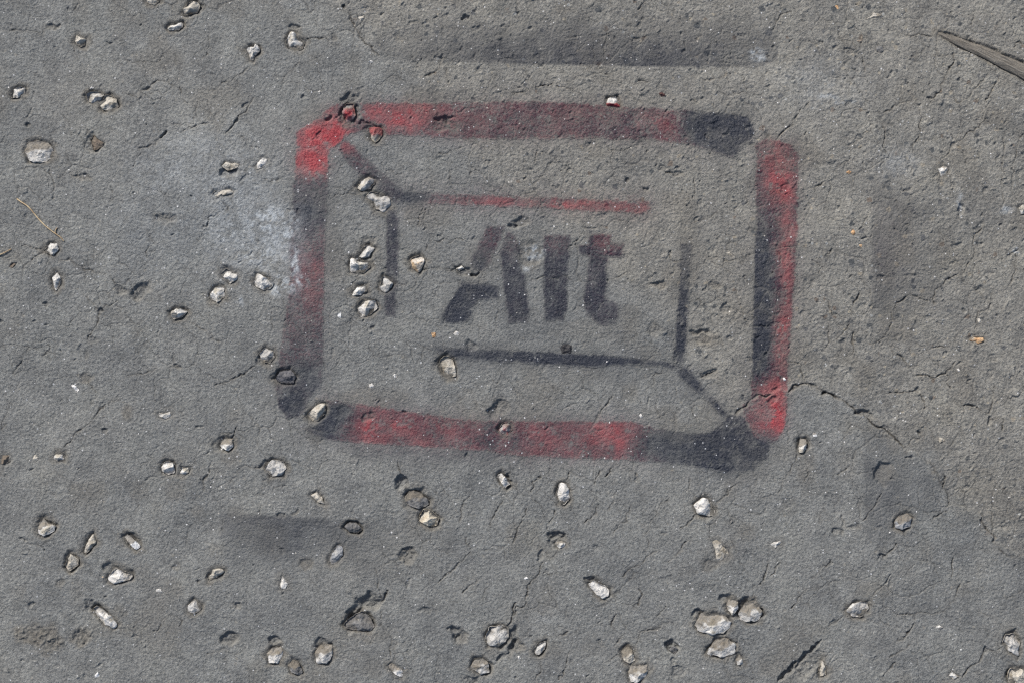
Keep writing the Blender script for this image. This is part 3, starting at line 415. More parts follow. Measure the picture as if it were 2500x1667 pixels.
 (12,[(100,260),(150,180),(210,70),(240,10)],2,2.6),(12,[(290,200),(320,60)],1.8,2.1),(12,[(520,140),(590,70)],1.6,1.8),(12,[(700,450),(760,370),(820,260)],1.8,2.3),(12,[(390,460),(410,370)],1.8,2.2),(12,[(350,850),(470,740)],1.9,2.4),(12,[(200,1060),(240,990),(300,920),(380,910)],1.9,2.5),(12,[(830,690),(920,620)],2,2.7),(12,[(750,970),(820,900)],1.6,1.7),(12,[(1300,840),(1320,700)],1.8,2.2),
 (12,[(930,1110),(1060,1090),(1240,1080),(1320,990),(1370,890)],1.8,2.2),(12,[(1040,1090),(1035,1180),(990,1250),(930,1280)],1.9,2.4),(12,[(870,1400),(940,1350),(1010,1300)],1.9,2.4),(12,[(830,1540),(850,1470),(910,1430)],1.9,2.3),(12,[(1380,1530),(1430,1450),(1490,1420),(1520,1350)],2.1,2.8),(12,[(1530,1360),(1640,1330)],1.7,2.1),(12,[(1480,1090),(1600,1115)],1.6,1.8),(12,[(1680,1000),(1780,960)],1.7,2),(12,[(1180,440),(1260,380)],2.2,2.8),(12,[(640,990),(640,930)],1.5,1.6),(12,[(0,860),(50,740)],1.8,2.2),(12,[(60,840),(120,740)],1.5,1.7),(12,[(1000,800),(1050,740)],1.5,1.6),(12,[(450,1180),(560,1110)],1.7,2),
 (12,[(1130,40),(1160,100),(1230,180)],2.4,2.5),(12,[(1232,225),(1250,150)],3.4,5),(12,[(1250,250),(1272,340)],2.4,3),(12,[(1488,400),(1500,450),(1560,530),(1590,600)],3.2,5),(12,[(1590,600),(1680,690),(1790,700)],2.2,2),
 (9,[(520,400),(510,330)],1.5,1.6),(9,[(1080,1220),(1110,1150),(1180,1100)],1.7,2),(9,[(1190,1110),(1240,1130),(1240,1190)],2,2.6),(9,[(1380,240),(1410,150),(1430,90)],2.2,2.6),(9,[(580,240),(650,270),(710,240)],1.5,1.5),(9,[(1420,1370),(1540,1340)],1.8,2.2),(9,[(1560,200),(1640,90),(1790,90)],1.6,1.8),(9,[(920,390),(960,350)],1.5,1.6),(9,[(1530,440),(1520,520)],1.5,1.5),
 ('L',[(60,180),(80,110),(140,60)],1.6,1.9),('L',[(110,590),(240,570),(380,605)],1.7,2.2),('L',[(350,340),(400,305),(480,315)],1.5,1.6),('L',[(640,1100),(700,1090)],1.4,1.4),('L',[(1500,360),(1510,260)],1.5,1.6),('L',[(975,130),(980,40)],1.7,2.2),('L',[(1090,670),(1130,655),(1200,650),(1400,650)],1.5,1.6),('L',[(1290,460),(1300,510)],1.7,2.2),('L',[(1700,940),(1750,830)],1.5,1.7),
 ('T',[(20,870),(160,890)],1.5,1.6),('T',[(260,380),(260,230)],1.4,1.4),('T',[(610,1060),(680,1000),(860,1000)],1.5,1.6),('T',[(1400,1210),(1440,1130)],1.6,1.9),('T',[(1480,1170),(1570,1250)],1.3,1.3),('T',[(2230,180),(2240,110),(2330,90)],1.8,2.4),('T',[(1950,170),(2020,110)],1.5,1.7),
]
# ------------------------------------------------------------------ holes: (image crop, x, y, rx, ry, turn, depth, dirt)
PITS = [
 (1,350,180,55,22,-10,3,.5),(1,195,850,18,24,0,5,.4),(1,1000,600,34,14,-15,4,.6),(1,750,285,28,8,-28,4,.2),(1,1680,710,34,13,-20,4,.4),(1,1622,845,30,10,-55,6,.4),(1,1115,930,12,38,32,5,.2),(1,560,1210,66,24,5,3,.6),(1,1575,1165,75,60,0,5,.6),(1,200,770,10,44,15,3,.3),(1,960,160,10,9,0,5,0),
 (1,1150,1500,70,40,0,3,.6),(1,375,1360,14,25,0,3,.3),(1,990,852,9,9,0,4,0),(1,1310,1345,11,9,0,5,0),(1,1200,720,16,10,0,1,0),(1,640,980,75,60,20,3,.4),
 (2,650,675,75,30,-12,6,.5),(2,600,800,30,60,10,5,.5),(2,700,770,26,70,0,6,.4),(2,505,810,36,22,0,5,.4),(2,440,930,14,26,30,4,.2),(2,1300,815,75,24,0,6,.3),(2,1310,865,95,45,5,2.5,.7),(2,770,845,70,14,8,5,.3),(2,1450,125,32,20,0,7,.1),(2,990,260,28,25,0,1.4,.2),(2,1270,400,12,40,8,3,.2),(2,548,258,28,40,0,3,.5),(2,270,185,50,20,5,4,.5),(2,620,40,16,16,0,5,.1),(2,335,660,10,14,0,4,.1),(2,1090,160,40,12,0,2,.3),
 (3,85,1525,66,40,-15,5,.5),(3,870,270,30,10,-20,3,.2),(3,420,1165,24,14,0,3,.2),(3,810,1235,20,20,0,4,.2),(3,945,1290,24,18,0,4,.1),(3,640,1160,24,30,0,1.5,0),(3,1150,1185,70,16,-5,3,.3),(3,1560,870,20,14,0,2,0),(3,1630,830,45,40,0,-3,0),(3,160,200,16,12,0,4,0),(3,900,165,20,14,0,3,0),
 (4,1150,668,30,13,-15,5,.2),(4,1015,650,16,40,-30,3,.5),(4,470,745,22,22,0,1.5,.1),(4,600,345,60,24,10,3,.3),(4,1310,1000,26,22,0,3,.2),(4,530,1425,14,14,0,4,0),(4,990,1305,34,24,0,2.5,.2),(4,400,1135,24,20,0,1.5,0),(4,640,780,22,24,0,1.6,0),(4,1360,1440,24,60,10,4,.2),(4,1230,1340,40,20,0,1.5,0),
 (5,90,275,32,14,-25,4,.3),(5,960,450,95,52,-30,5,.5),(5,835,450,60,28,25,4,.5),(5,310,530,28,22,0,4,.3),(5,685,575,20,14,0,6,.2),(5,630,780,40,26,0,2,.3),(5,1210,965,28,20,0,3,.5),(5,710,1400,28,24,0,4,.3),(5,1770,910,36,34,0,4,.4),(5,10,660,14,18,0,6,.1),(5,590,880,14,40,10,2.5,.4),(5,230,645,14,12,0,4,.1),(5,320,680,24,9,0,3,.2),(5,965,360,20,16,0,2,.1),(5,1640,252,14,6,0,4,0),(5,590,1040,50,30,0,2,.7),(5,1500,1500,80,60,0,3,.5),(5,1370,1370,30,8,-15,3,.2),
 (6,1440,320,80,36,10,5,.5),(6,1510,345,30,22,0,8,.2),(6,1480,820,50,40,15,4,.2),(6,1310,950,75,85,10,4,.4),(6,1640,1270,36,60,20,6,.4),(6,1690,1230,60,60,0,3,.5),(6,775,1310,45,40,0,4,.5),(6,800,705,20,14,0,5,.4),(6,1040,1277,18,8,0,6,0),(6,620,1270,60,40,0,2,.2),(6,200,1040,90,70,0,3,.4),(6,1500,100,22,16,0,3,.1),(6,780,110,70,40,-15,3,.5),(6,1270,70,14,16,0,3,.1),(6,540,860,18,40,20,2,.2),(6,960,1140,24,8,-20,2,0),
 (7,1030,405,80,28,-8,4,.6),(7,1410,408,50,26,10,3.5,.5),(7,1310,728,80,26,-3,6,.4),(7,1340,780,70,30,0,2,.7),(7,1380,1015,60,36,-20,4,.4),(7,1000,705,55,50,0,2,.4),(7,1490,570,45,32,-30,4,.3),(7,235,955,42,40,0,1.5,0),(7,150,200,80,110,-10,3,.6),(7,40,20,40,24,0,6,.2),(7,1760,690,40,20,0,3,0),(7,1110,185,18,26,0,3,.1),(7,1320,570,24,16,0,1.5,0),(7,680,375,10,7,0,5,0),
 (8,900,35,20,14,0,3,.1),(8,470,180,22,16,-30,4,.1),(8,350,810,26,32,0,1.6,0),(8,520,990,18,34,0,1.6,0),(8,940,960,44,30,0,1.2,0),(8,1240,680,26,26,0,1.4,0),(8,1555,560,16,30,20,4,.1),(8,1070,1115,18,14,0,5,.1),(8,1080,1410,20,14,30,6,.1),(8,1550,1330,16,26,0,6,.1),(8,1420,1240,50,10,8,5,.2),(8,690,90,24,10,-25,4,.1),(8,710,1290,60,26,30,5,.4),(8,840,1400,50,30,25,3,.5),(8,70,1190,38,26,-20,3,.2),(8,800,370,30,20,0,3,.3),(8,940,900,40,10,10,5,.1),(8,1590,900,36,22,0,2.5,.1),(8,1710,1030,14,22,-30,4,0),(8,280,1500,75,60,0,3.5,.5),
 (9,550,1250,75,62,0,4,.9),(9,1575,1265,65,52,0,6,.5),(9,1612,1030,26,26,0,4,.4),(9,160,580,22,12,0,4,.2),(9,1355,870,16,14,0,4,.4),(9,215,1030,30,24,0,3,.4),(9,310,490,90,80,0,3,.5),(9,610,600,55,90,25,3,.5),(9,490,745,70,75,0,3,.4),(9,900,600,85,60,25,4,.6),(9,740,770,50,40,-20,5,.4),(9,660,1060,90,50,30,4,.4),(9,1150,80,90,60,10,3,.5),(9,300,650,12,9,0,4,.2),(9,730,975,14,14,0,4,.2),(9,920,1240,18,14,0,3,.2),(9,1060,1220,16,14,0,3,.2),(9,210,100,26,10,-25,3,.2),(9,415,890,36,26,0,2,.6),(9,1200,770,40,30,0,2,.5),
 (10,1015,190,42,70,25,8,.2),(10,1110,300,110,80,10,4,.4),(10,1050,690,75,56,0,5,.7),(10,790,1010,95,60,-10,9,.5),(10,700,1080,70,60,-45,8,.3),(10,720,1160,130,70,0,4,.4),(10,1370,1220,40,50,-30,9,.3),(10,1420,1250,50,50,0,5,.5),(10,140,1285,55,34,0,7,.4),(10,470,1300,75,46,0,4,.5),(10,1165,1075,50,22,0,3,.2),(10,215,230,28,12,-10,4,.2),(10,1690,1390,60,22,-35,6,.3),(10,1055,890,18,36,10,2,.2),(10,350,750,46,36,0,2.5,.8),(10,680,500,80,52,5,5,.5),(10,80,70,40,40,0,5,.4),(10,1570,1460,80,70,0,4,.4),(10,190,425,40,24,0,4,.4),(10,430,300,60,50,20,2.5,.4),(10,1460,15,18,10,0,3,0),(10,280,400,22,14,0,2,.5),(10,190,670,26,20,30,3,.3),(10,1760,1330,30,60,25,5,.5),(10,955,1300,24,30,0,1.5,.3),(10,1500,1540,60,26,0,5,.3),
 (11,335,555,65,36,0,8,.5),(11,340,600,75,60,0,4,.4),(11,215,685,18,42,5,4,.2),(11,890,165,14,28,0,4,.3),(11,1120,1315,50,50,-20,9,.2),(11,40,1250,36,90,10,8,.3),(11,60,1310,60,50,0,4,.6),(11,225,1330,34,62,35,5,.5),(11,1160,1485,66,44,-20,3,.2),(11,1060,540,22,14,0,3,.3),(11,1385,755,60,44,0,2,.6),(11,1490,985,60,30,0,6,.3),(11,1600,1060,60,90,20,7,.3),(11,1310,1090,60,30,0,6,.3),(11,1450,1330,120,66,10,4,.4),(11,570,860,40,18,0,5,.4),(11,610,630,18,14,0,3,0),(11,1090,860,36,24,0,1.5,0),(11,1640,690,40,40,0,2,0),(11,0,190,24,60,0,6,.3),(11,640,1290,30,20,0,3,.2),(11,1130,1420,20,40,10,3,.2),(11,545,1510,8,10,0,4,0),(11,40,1515,10,8,0,4,0),
 (12,845,865,60,10,-52,5,.2),(12,515,530,34,30,0,4,.3),(12,550,460,12,44,10,4,.2),(12,640,500,60,20,-10,2,.4),(12,825,690,22,14,0,6,.1),(12,185,335,50,30,0,1.5,.3),(12,475,735,14,20,0,4,.1),(12,0,1090,26,34,0,7,.2),(12,1540,1350,26,22,-45,4,.2),(12,1430,880,14,12,0,3,0),(12,960,480,80,66,0,3,.3),(12,1010,20,30,10,-15,5,.1),(12,900,175,14,10,0,3,.2),(12,1720,1220,40,16,0,5,.3),(12,1700,1500,40,30,0,4,.2),(12,490,1150,30,20,-40,3,.3),(12,920,1555,10,10,0,4,0),
 (12,320,1360,130,24,-48,10,.3),(12,170,1500,110,26,-48,11,.2),(12,300,1460,150,60,-45,4,.4),
]

# ------------------------------------------------------------------ the ground grid: fine where it is seen, growing to the horizon
def axis(lo, hi, step, far):
    a = list(np.arange(lo, hi + step, step))
    st = step; left = []; x = lo
    while x > -far:
        st *= 1.06 if st < 12 else 1.35
        x -= st; left.append(x)
    st = step; right = []; x = a[-1]
    while x < far:
        st *= 1.06 if st < 12 else 1.35
        x += st; right.append(x)
    return np.array(left[::-1] + a + right, np.float64)

STEP = 1.72
PX = axis(-40, 2540, STEP, 400000)
PY = axis(-40, 1707, STEP, 400000)
NX, NY = len(PX), len(PY)
GX, GY = np.meshgrid(PX, PY)
GX = GX.astype(np.float32); GY = GY.astype(np.float32)
FINE = ((smooth(-700, -200, GX) * smooth(3200, 2700, GX)) * (smooth(-700, -200, GY) * smooth(2400, 1900, GY))).astype(np.float32)
FW = 5.0
WX = GX + FW * vnoise(GX, GY, 17, 41) + 1.8 * vnoise(GX, GY, 6, 42)
WY = GY + FW * vnoise(GX, GY, 17, 43) + 1.8 * vnoise(GX, GY, 6, 44)

ROUGH_POLY = [(800, -400), (835, 10), (860, 60), (930, 140), (1080, 320), (1260, 480), (1480, 690), (1640, 850), (1730, 990), (1804, 1010), (1854, 966), (1921, 945), (1968, 935), (2000, 960), (2055, 975),
              (2110, 1015), (2165, 1050), (2203, 1090), (2264, 1121), (2303, 1171), (2314, 1228), (2392, 1250), (2428, 1321), (2500, 1357), (3200, 1500), (3200, -400)]
rs = poly_sdf(WX, WY, ROUGH_POLY).astype(np.float32)
ROUGH = (smooth(50, -70, rs + 40 * vnoise(GX, GY, 90, 50)) * FINE).astype(np.float32)
SEAM = rp(8, [(170, 1130), (290, 1070), (430, 1130), (540, 1180), (660, 1275), (850, 1400), (960, 1510)]) + [(2264, 1121), (2303, 1171), (2314, 1228), (2392, 1250), (2428, 1321), (2500, 1357), (2900, 1450)]

H = np.zeros(GX.shape, np.float32)
H += 7.0 * vnoise(GX, GY, 520, 1) + 3.0 * rnoise(GX, GY, 210, 2) + 1.6 * rnoise(GX, GY, 85, 3, 1.1)
amp = (0.8 + 0.75 * ROUGH) * FINE
H += amp * (0.5 * rnoise(WX, WY, 38, 4, .3) + 0.24 * rnoise(WX, WY, 16, 5, .9) + .20 * rnoise(GX, GY, 7.5, 6, .2) + .26 * rnoise(GX, GY, 3.9, 7, 1.3) + .26 * (hash2(np.round(GX / STEP), np.round(GY / STEP), 77) - .5) * 1.4)
# short wrinkles running across the slope
rid = 1 - np.abs(rnoise(WX, WY * 1.7, 26, 8, .7)) * 7
H -= FINE * np.clip(rid, 0, 1) * 0.6 * smooth(.15, .6, vnoise(GX, GY, 60, 9)) * (.5 + 1.0 * ROUGH)
rid = 1 - np.abs(rnoise(WX * 1.6, WY, 16, 18, .2)) * 6
H -= FINE * np.clip(rid, 0, 1) * 0.6 * smooth(.1, .6, vnoise(GX, GY, 45, 19)) * (.3 + .8 * ROUGH)
# step down across the seam
sd = seg_dist(GX, GY, SEAM)
H -= (2.6 * smooth(3, -5, rs) * np.exp(-sd / 140)).astype(np.float32)
DIRT = np.zeros_like(H)
CAV = np.zeros_like(H)

def win(x0, x1, y0, y1):
    return (slice(max(0, np.searchsorted(PY, y0) - 1), np.searchsorted(PY, y1) + 1), slice(max(0, np.searchsorted(PX, x0) - 1), np.searchsorted(PX, x1) + 1))

# scattered cells of hairline cracks
def worley_edge(x, y, cell, seed):
    x = x / cell; y = y / cell
    ix = np.floor(x); iy = np.floor(y)
    f1 = np.full(x.shape, 9, np.float32); f2 = np.full(x.shape, 9, np.float32)
    for dx in (-1, 0, 1):
        for dy in (-1, 0, 1):
            cx = ix + dx; cy = iy + dy
            px = cx + hash2(cx, cy, seed); py = cy + hash2(cx, cy, seed + 7)
            d = ((px - x) ** 2 + (py - y) ** 2).astype(np.float32)
            n1 = np.minimum(f1, d); f2 = np.minimum(np.maximum(f1, d), f2); f1 = n1
    return (np.sqrt(f2) - np.sqrt(f1)) * cell
fs = win(-160, 2660, -160, 1830)
wx = WX[fs] + 12 * vnoise(GX[fs], GY[fs], 40, 61); wy = WY[fs] + 12 * vnoise(GX[fs], GY[fs], 40, 62)
c_, s_ = math.cos(.5), math.sin(.5)
e = worley_edge((c_ * wx - s_ * wy) * 1.35, (s_ * wx + c_ * wy) * .8, 74, 63)
net = np.exp(-(e / 1.5) ** 2) * smooth(-.2, .45, vnoise(GX[fs], GY[fs], 95, 64) - .45 * smooth(1300, 700, GX[fs]) * smooth(900, 1200, GY[fs]))
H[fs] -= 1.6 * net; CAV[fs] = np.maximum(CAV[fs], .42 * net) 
e = worley_edge(wx, wy, 38, 65)
net = np.exp(-(e / 1.4) ** 2) * smooth(.05, .6, vnoise(GX[fs], GY[fs], 70, 66))
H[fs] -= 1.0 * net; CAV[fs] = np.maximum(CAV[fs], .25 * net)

for reg, pts, w, dep in C:
    P = rp(reg, pts); A = np.array(P)
    s = win(A[:, 0].min() - 22, A[:, 0].max() + 22, A[:, 1].min() - 22, A[:, 1].max() + 22)
    d = seg_dist(WX[s], WY[s], P)
    ww = w * (0.75 + .55 * vnoise(GX[s], GY[s], 15, 30)) * .8
    d = d + .9 * vnoise(GX[s], GY[s], 4.2, 29)
    g = np.exp(-(d / np.maximum(ww, .85)) ** 2)
    H[s] -= g * dep * 1.12 * np.clip(0.85 + .75 * vnoise(GX[s], GY[s], 27, 31), .1, 2)
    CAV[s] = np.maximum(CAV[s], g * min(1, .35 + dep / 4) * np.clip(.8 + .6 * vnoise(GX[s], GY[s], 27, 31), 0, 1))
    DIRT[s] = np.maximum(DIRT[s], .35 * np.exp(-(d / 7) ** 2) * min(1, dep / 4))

def pit(cx, cy, rx, ry, ang, dep, dirt, rim=.55):
    m = max(rx, ry) * 1.5 + 10
    s = win(cx - m, cx + m, cy - m, cy + m)
    X = WX[s] - cx; Y = WY[s] - cy
    c, si = math.cos(R(ang)), math.sin(R(ang))
    u = (X * c + Y * si) / rx; v = (-X * si + Y * c) / ry
    d = np.sqrt(u * u + v * v) + .22 * vnoise(GX[s], GY[s], max(8, min(rx, ry)), 33)
    g = smooth(1.05, rim, d)
    H[s] -= dep * g * (1 + .25 * vnoise(GX[s], GY[s], 6.5, 34) + .2 * vnoise(GX[s], GY[s], 14, 35))
    if dep > 2.2:
        H[s] -= g * .7 * vnoise(GX[s], GY[s], 4.0, 36)
    DIRT[s] = np.maximum(DIRT[s], dirt * smooth(1.5, .6, d))

for reg, x, y, rx, ry, ang, dep, dirt in PITS:
    (cx, cy), = rp(reg, [(x, y)])
    k = REG[reg][2]
    pit(cx, cy, max(rx / k, 3.0), max(ry / k, 3.0), ang, dep * (1.3 if min(rx, ry) > 40 else (.85 if min(rx, ry) < 17 else 1.1)), dirt)

# the crescent hole at the right: a steep wall at its upper left, a floor that climbs out to the right
(cx, cy), = rp(12, [(840, 135)])
s = win(cx - 60, cx + 70, cy - 60, cy + 60)
u = (WX[s] - cx) / 31; v = (WY[s] - cy) / 30
d = np.sqrt(u * u + v * v)
H[s] -= 9.0 * smooth(1.05, .82, d) * smooth(.75, -.85, u * .8 + v * .35)
DIRT[s] = np.maximum(DIRT[s], .5 * smooth(1.1, .7, d))

# stray pinholes, mostly on the rougher slab
rng = np.random.default_rng(11)
for i in range(3000):
    x = rng.uniform(-60, 2560); y = rng.uniform(-60, 1730)
    j = min(NY - 1, np.searchsorted(PY, y)); ii = min(NX - 1, np.searchsorted(PX, x))
    ro = ROUGH[j, ii]
    if rng.random() > .12 + .88 * ro: continue
    r0 = 2.4 + rng.random() ** 3 * (6.5 if ro > .5 else 4)
    up = rng.random() < .42
    pit(x, y, r0 * rng.uniform(1, 2.1), r0, rng.uniform(-75, -5), rng.uniform(1.0, 2.7) * (-.85 if up else 1), 0 if up else .12, .6)

# crumbs of soil at the lower left and brown dust elsewhere
def dust(reg, x, y, rx, ry, a, bump=0.0):
    (cx, cy), = rp(reg, [(x, y)]); k = REG[reg][2]; rx /= k; ry /= k
    s = win(cx - 2 * rx, cx + 2 * rx, cy - 2 * ry, cy + 2 * ry)
    d = np.sqrt(((WX[s] - cx) / rx) ** 2 + ((WY[s] - cy) / ry) ** 2) + .4 * vnoise(GX[s], GY[s], 22, 37)
    g = smooth(1.25, .35, d)
    DIRT[s] = np.maximum(DIRT[s], a * g)
    if bump:
        H[s] += bump * g * (np.clip(vnoise(GX[s], GY[s], 7, 38), 0, 1) * 2.2 + .8 * vnoise(GX[s], GY[s], 4.5, 39))
dust(9, 240, 1230, 180, 90, .85, 1.3); dust(9, 340, 1320, 110, 60, .8, 1.3); dust(9, 550, 1250, 80, 64, .95, 1.6)
dust(9, 810, 1080, 60, 60, .6); dust(9, 1570, 20, 110, 60, .5); dust(5, 885, 1270, 60, 66, .65); dust(3, 385, 55, 70, 50, .45); dust(8, 700, 1380, 200, 80, .45)
dust(6, 750, 1180, 300, 90, .45); dust(7, 1340, 790, 110, 60, .6); dust(10, 760, 1240, 180, 60, .5); dust(12, 1500, 300, 300, 220, .35); dust(3, 600, 1050, 120, 90, .35)
dust(1, 540, 640, 380, 260, .22); dust(7, 600, 720, 300, 120, .3); dust(6, 1500, 1300, 250, 120, .35); dust(8, 1000, 1460, 260, 120, .4); dust(10, 900, 700, 500, 260, .2)

# sockets round the stones
STONE_GEO = []
for reg, poly, h, tone, label in STONES:
    P = rp(reg, poly); A = np.array(P); c = A.mean(0)
    rad = np.sqrt(((A - c) ** 2).sum(1)).mean()
    m = 34
    s = win(A[:, 0].min() - m, A[:, 0].max() + m, A[:, 1].min() - m, A[:, 1].max() + m)
    d = poly_sdf(WX[s] * .6 + GX[s] * .4, WY[s] * .6 + GY[s] * .4, P)
    base = float(np.median(H[s][(np.abs(d) > 8) & (d > 0)])) if ((d > 8).any()) else float(H[s].mean())
    big = min(1.0, rad / 16.0) * min(1.0, max(0.0, h - 3) / 4.0)
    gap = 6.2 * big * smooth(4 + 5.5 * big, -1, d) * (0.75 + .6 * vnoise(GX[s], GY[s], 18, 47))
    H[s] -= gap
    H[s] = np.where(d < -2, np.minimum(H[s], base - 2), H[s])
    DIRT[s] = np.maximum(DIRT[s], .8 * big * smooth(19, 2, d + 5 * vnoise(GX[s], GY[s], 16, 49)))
    CAV[s] = np.maximum(CAV[s], .38 * big * smooth(5.5, 1.0, d + 2.2 * vnoise(GX[s], GY[s], 12, 48)))  # shade of the hollow, painted as a dark line at the stone's edge
    STONE_GEO.append((P, c, rad, base - 2.2 * big))

# the bed of the weathered stick
STICK = rp(4, [(1192, 222), (1330, 282), (1480, 345), (1640, 420), (1800, 497), (2000, 600), (2150, 680)])
STICK_W = [3.5, 10, 13.5, 16, 18.5, 19, 12]
A = np.array(STICK)
s = win(A[:, 0].min() - 40, A[:, 0].max() + 40, A[:, 1].min() - 40, A[:, 1].max() + 40)
sdist = seg_dist(WX[s] * .5 + GX[s] * .5, WY[s] * .5 + GY[s] * .5, STICK)
sw = np.interp(GX[s], A[:, 0], STICK_W)
H[s] -= 5.5 * smooth(sw + 6, sw - 1, sdist) * smooth(A[0, 0] - 6, A[0, 0] + 25, GX[s])
DIRT[s] = np.maximum(DIRT[s], .7 * smooth(sw + 16, sw, sdist))

DIRT = np.maximum(DIRT, FINE * .42 * smooth(.15, .75, .6 * vnoise(GX, GY, 130, 55) + .5 * vnoise(GX, GY, 48, 56)))
CHALK = np.zeros_like(H)
for cx, cy, rx, ry, a, sharp in [(590, 545, 130, 120, .5, 0), (672, 585, 60, 60, .8, 0), (655, 545, 70, 50, .7, 1), (640, 610, 90, 60, .5, 1), (700, 572, 20, 16, .95, 1), (722, 540, 12, 40, .4, 1), (722, 640, 10, 40, .85, 1), (690, 700, 32, 22, .9, 1), (735, 690, 14, 16, .8, 1),
                                 (560, 470, 140, 90, .4, 0), (470, 360, 80, 55, .35, 0), (420, 420, 110, 70, .3, 0), (380, 560, 150, 110, .16, 0), (1855, 142, 20, 12, .6, 1), (1842, 126, 22, 7, .5, 1), (2022, 236, 36, 8, .5, 1), (2060, 250, 30, 6, .5, 1), (2010, 225, 40, 26, .2, 0), (2345, 495, 7, 32, .45, 1), (2455, 515, 20, 8, .5, 1),
                                 (2190, 400, 50, 40, .35, 0), (1010, 560, 20, 14, .0, 1), (2480, 610, 10, 7, .5, 1), (590, 735, 16, 10, .7, 1), (500, 560, 200, 130, .2, 0), (2000, 205, 120, 70, .2, 0), (1302, 616, 22, 16, .85, 1), (1283, 655, 12, 10, .6, 1), (560, 400, 120, 90, .28, 0), (640, 420, 60, 60, .25, 0), (1330, 1510, 30, 30, .15, 0)]:
    s = win(cx - 2.2 * rx, cx + 2.2 * rx, cy - 2.2 * ry, cy + 2.2 * ry)
    d2 = ((WX[s] - cx) / rx) ** 2 + ((WY[s] - cy) / ry) ** 2
    n = .5 + .5 * vnoise(GX[s], GY[s], 14, 52) + .35 * vnoise(GX[s], GY[s], 6, 53)
    g = np.exp(-d2 * 1.2) * a * (np.clip(n * 2.6 - .45, 0, 1.5) if sharp else np.clip(.35 + n * .8, 0, 1.1))
    CHALK[s] = np.maximum(CHALK[s], g)
CHALK = np.clip(CHALK, 0, 1)

pr, pk, owner = paint_at(GX, GY)
pr = pr.reshape(H.shape); pk = pk.reshape(H.shape); owner = owner.reshape(H.shape)
# the paint never reached the bottoms of the holes and cracks
hide = np.clip(1 - DIRT * .75, 0, 1)
pr *= hide; pk *= hide * .5 + .5
bare = np.clip(1 - CAV * 1.1, 0, 1)                # hairlines opened after the paint dried and show bare grey
CAV *= 1 - .85 * np.clip(np.maximum(pr, pk) * 1.6, 0, 1)
pr *= bare; pk *= bare
# chipped paint: the tops of the grain were rubbed bare
chip = smooth(.28, .7, vnoise(GX, GY, 9, 81) * .5 + vnoise(GX, GY, 24, 82) * .45 + vnoise(GX, GY, 5, 83) * .35)
pr *= 1 - .6 * chip; pk *= 1 - .36 * chip

# ------------------------------------------------------------------ materials
def node(nt, t, **kw):
    n = nt.nodes.new(t)
    for a, v in kw.items(): setattr(n, a, v)
    return n
def ramp(nt, src, stops):
    r = node(nt, 'ShaderNodeValToRGB')
    el = r.color_ramp.elements
    while len(el) < len(stops): el.new(.5)
    for e_, (p, c) in zip(el, stops):
        e_.position = p; e_.color = c if len(c) == 4 else (*c, 1)
    nt.links.new(src, r.inputs[0])
    return r
def math_(nt, op, a, b=None, clamp=False, c=None):
    m = node(nt, 'ShaderNodeMath', operation=op, use_clamp=clamp)
    for i, v in enumerate((a, b, c)):
        if v is None: continue
        if isinstance(v, (int, float)): m.inputs[i].default_value = v
        else: nt.links.new(v, m.inputs[i])
    return m.outputs[0]
def mix(nt, f, a, b, blend='MIX'):
    m = node(nt, 'ShaderNodeMix', data_type='RGBA', blend_type=blend)
    if isinstance(f, (int, float)): m.inputs[0].default_value = f
    else: nt.links.new(f, m.inputs[0])
    for i, v in ((6, a), (7, b)):
        if isinstance(v, tuple): m.inputs[i].default_value = (*v, 1)
        else: nt.links.new(v, m.inputs[i])
    return m.outputs[2]
def noise(nt, co, scale, detail=2, rough=.55):
    n = node(nt, 'ShaderNodeTexNoise')
    n.inputs['Scale'].default_value = scale; n.inputs['Detail'].default_value = detail; n.inputs['Roughness'].default_value = rough
    nt.links.new(co, n.inputs['Vector'])
    return n.outputs[0]

PU = 1.0 / S     # image pixels per metre

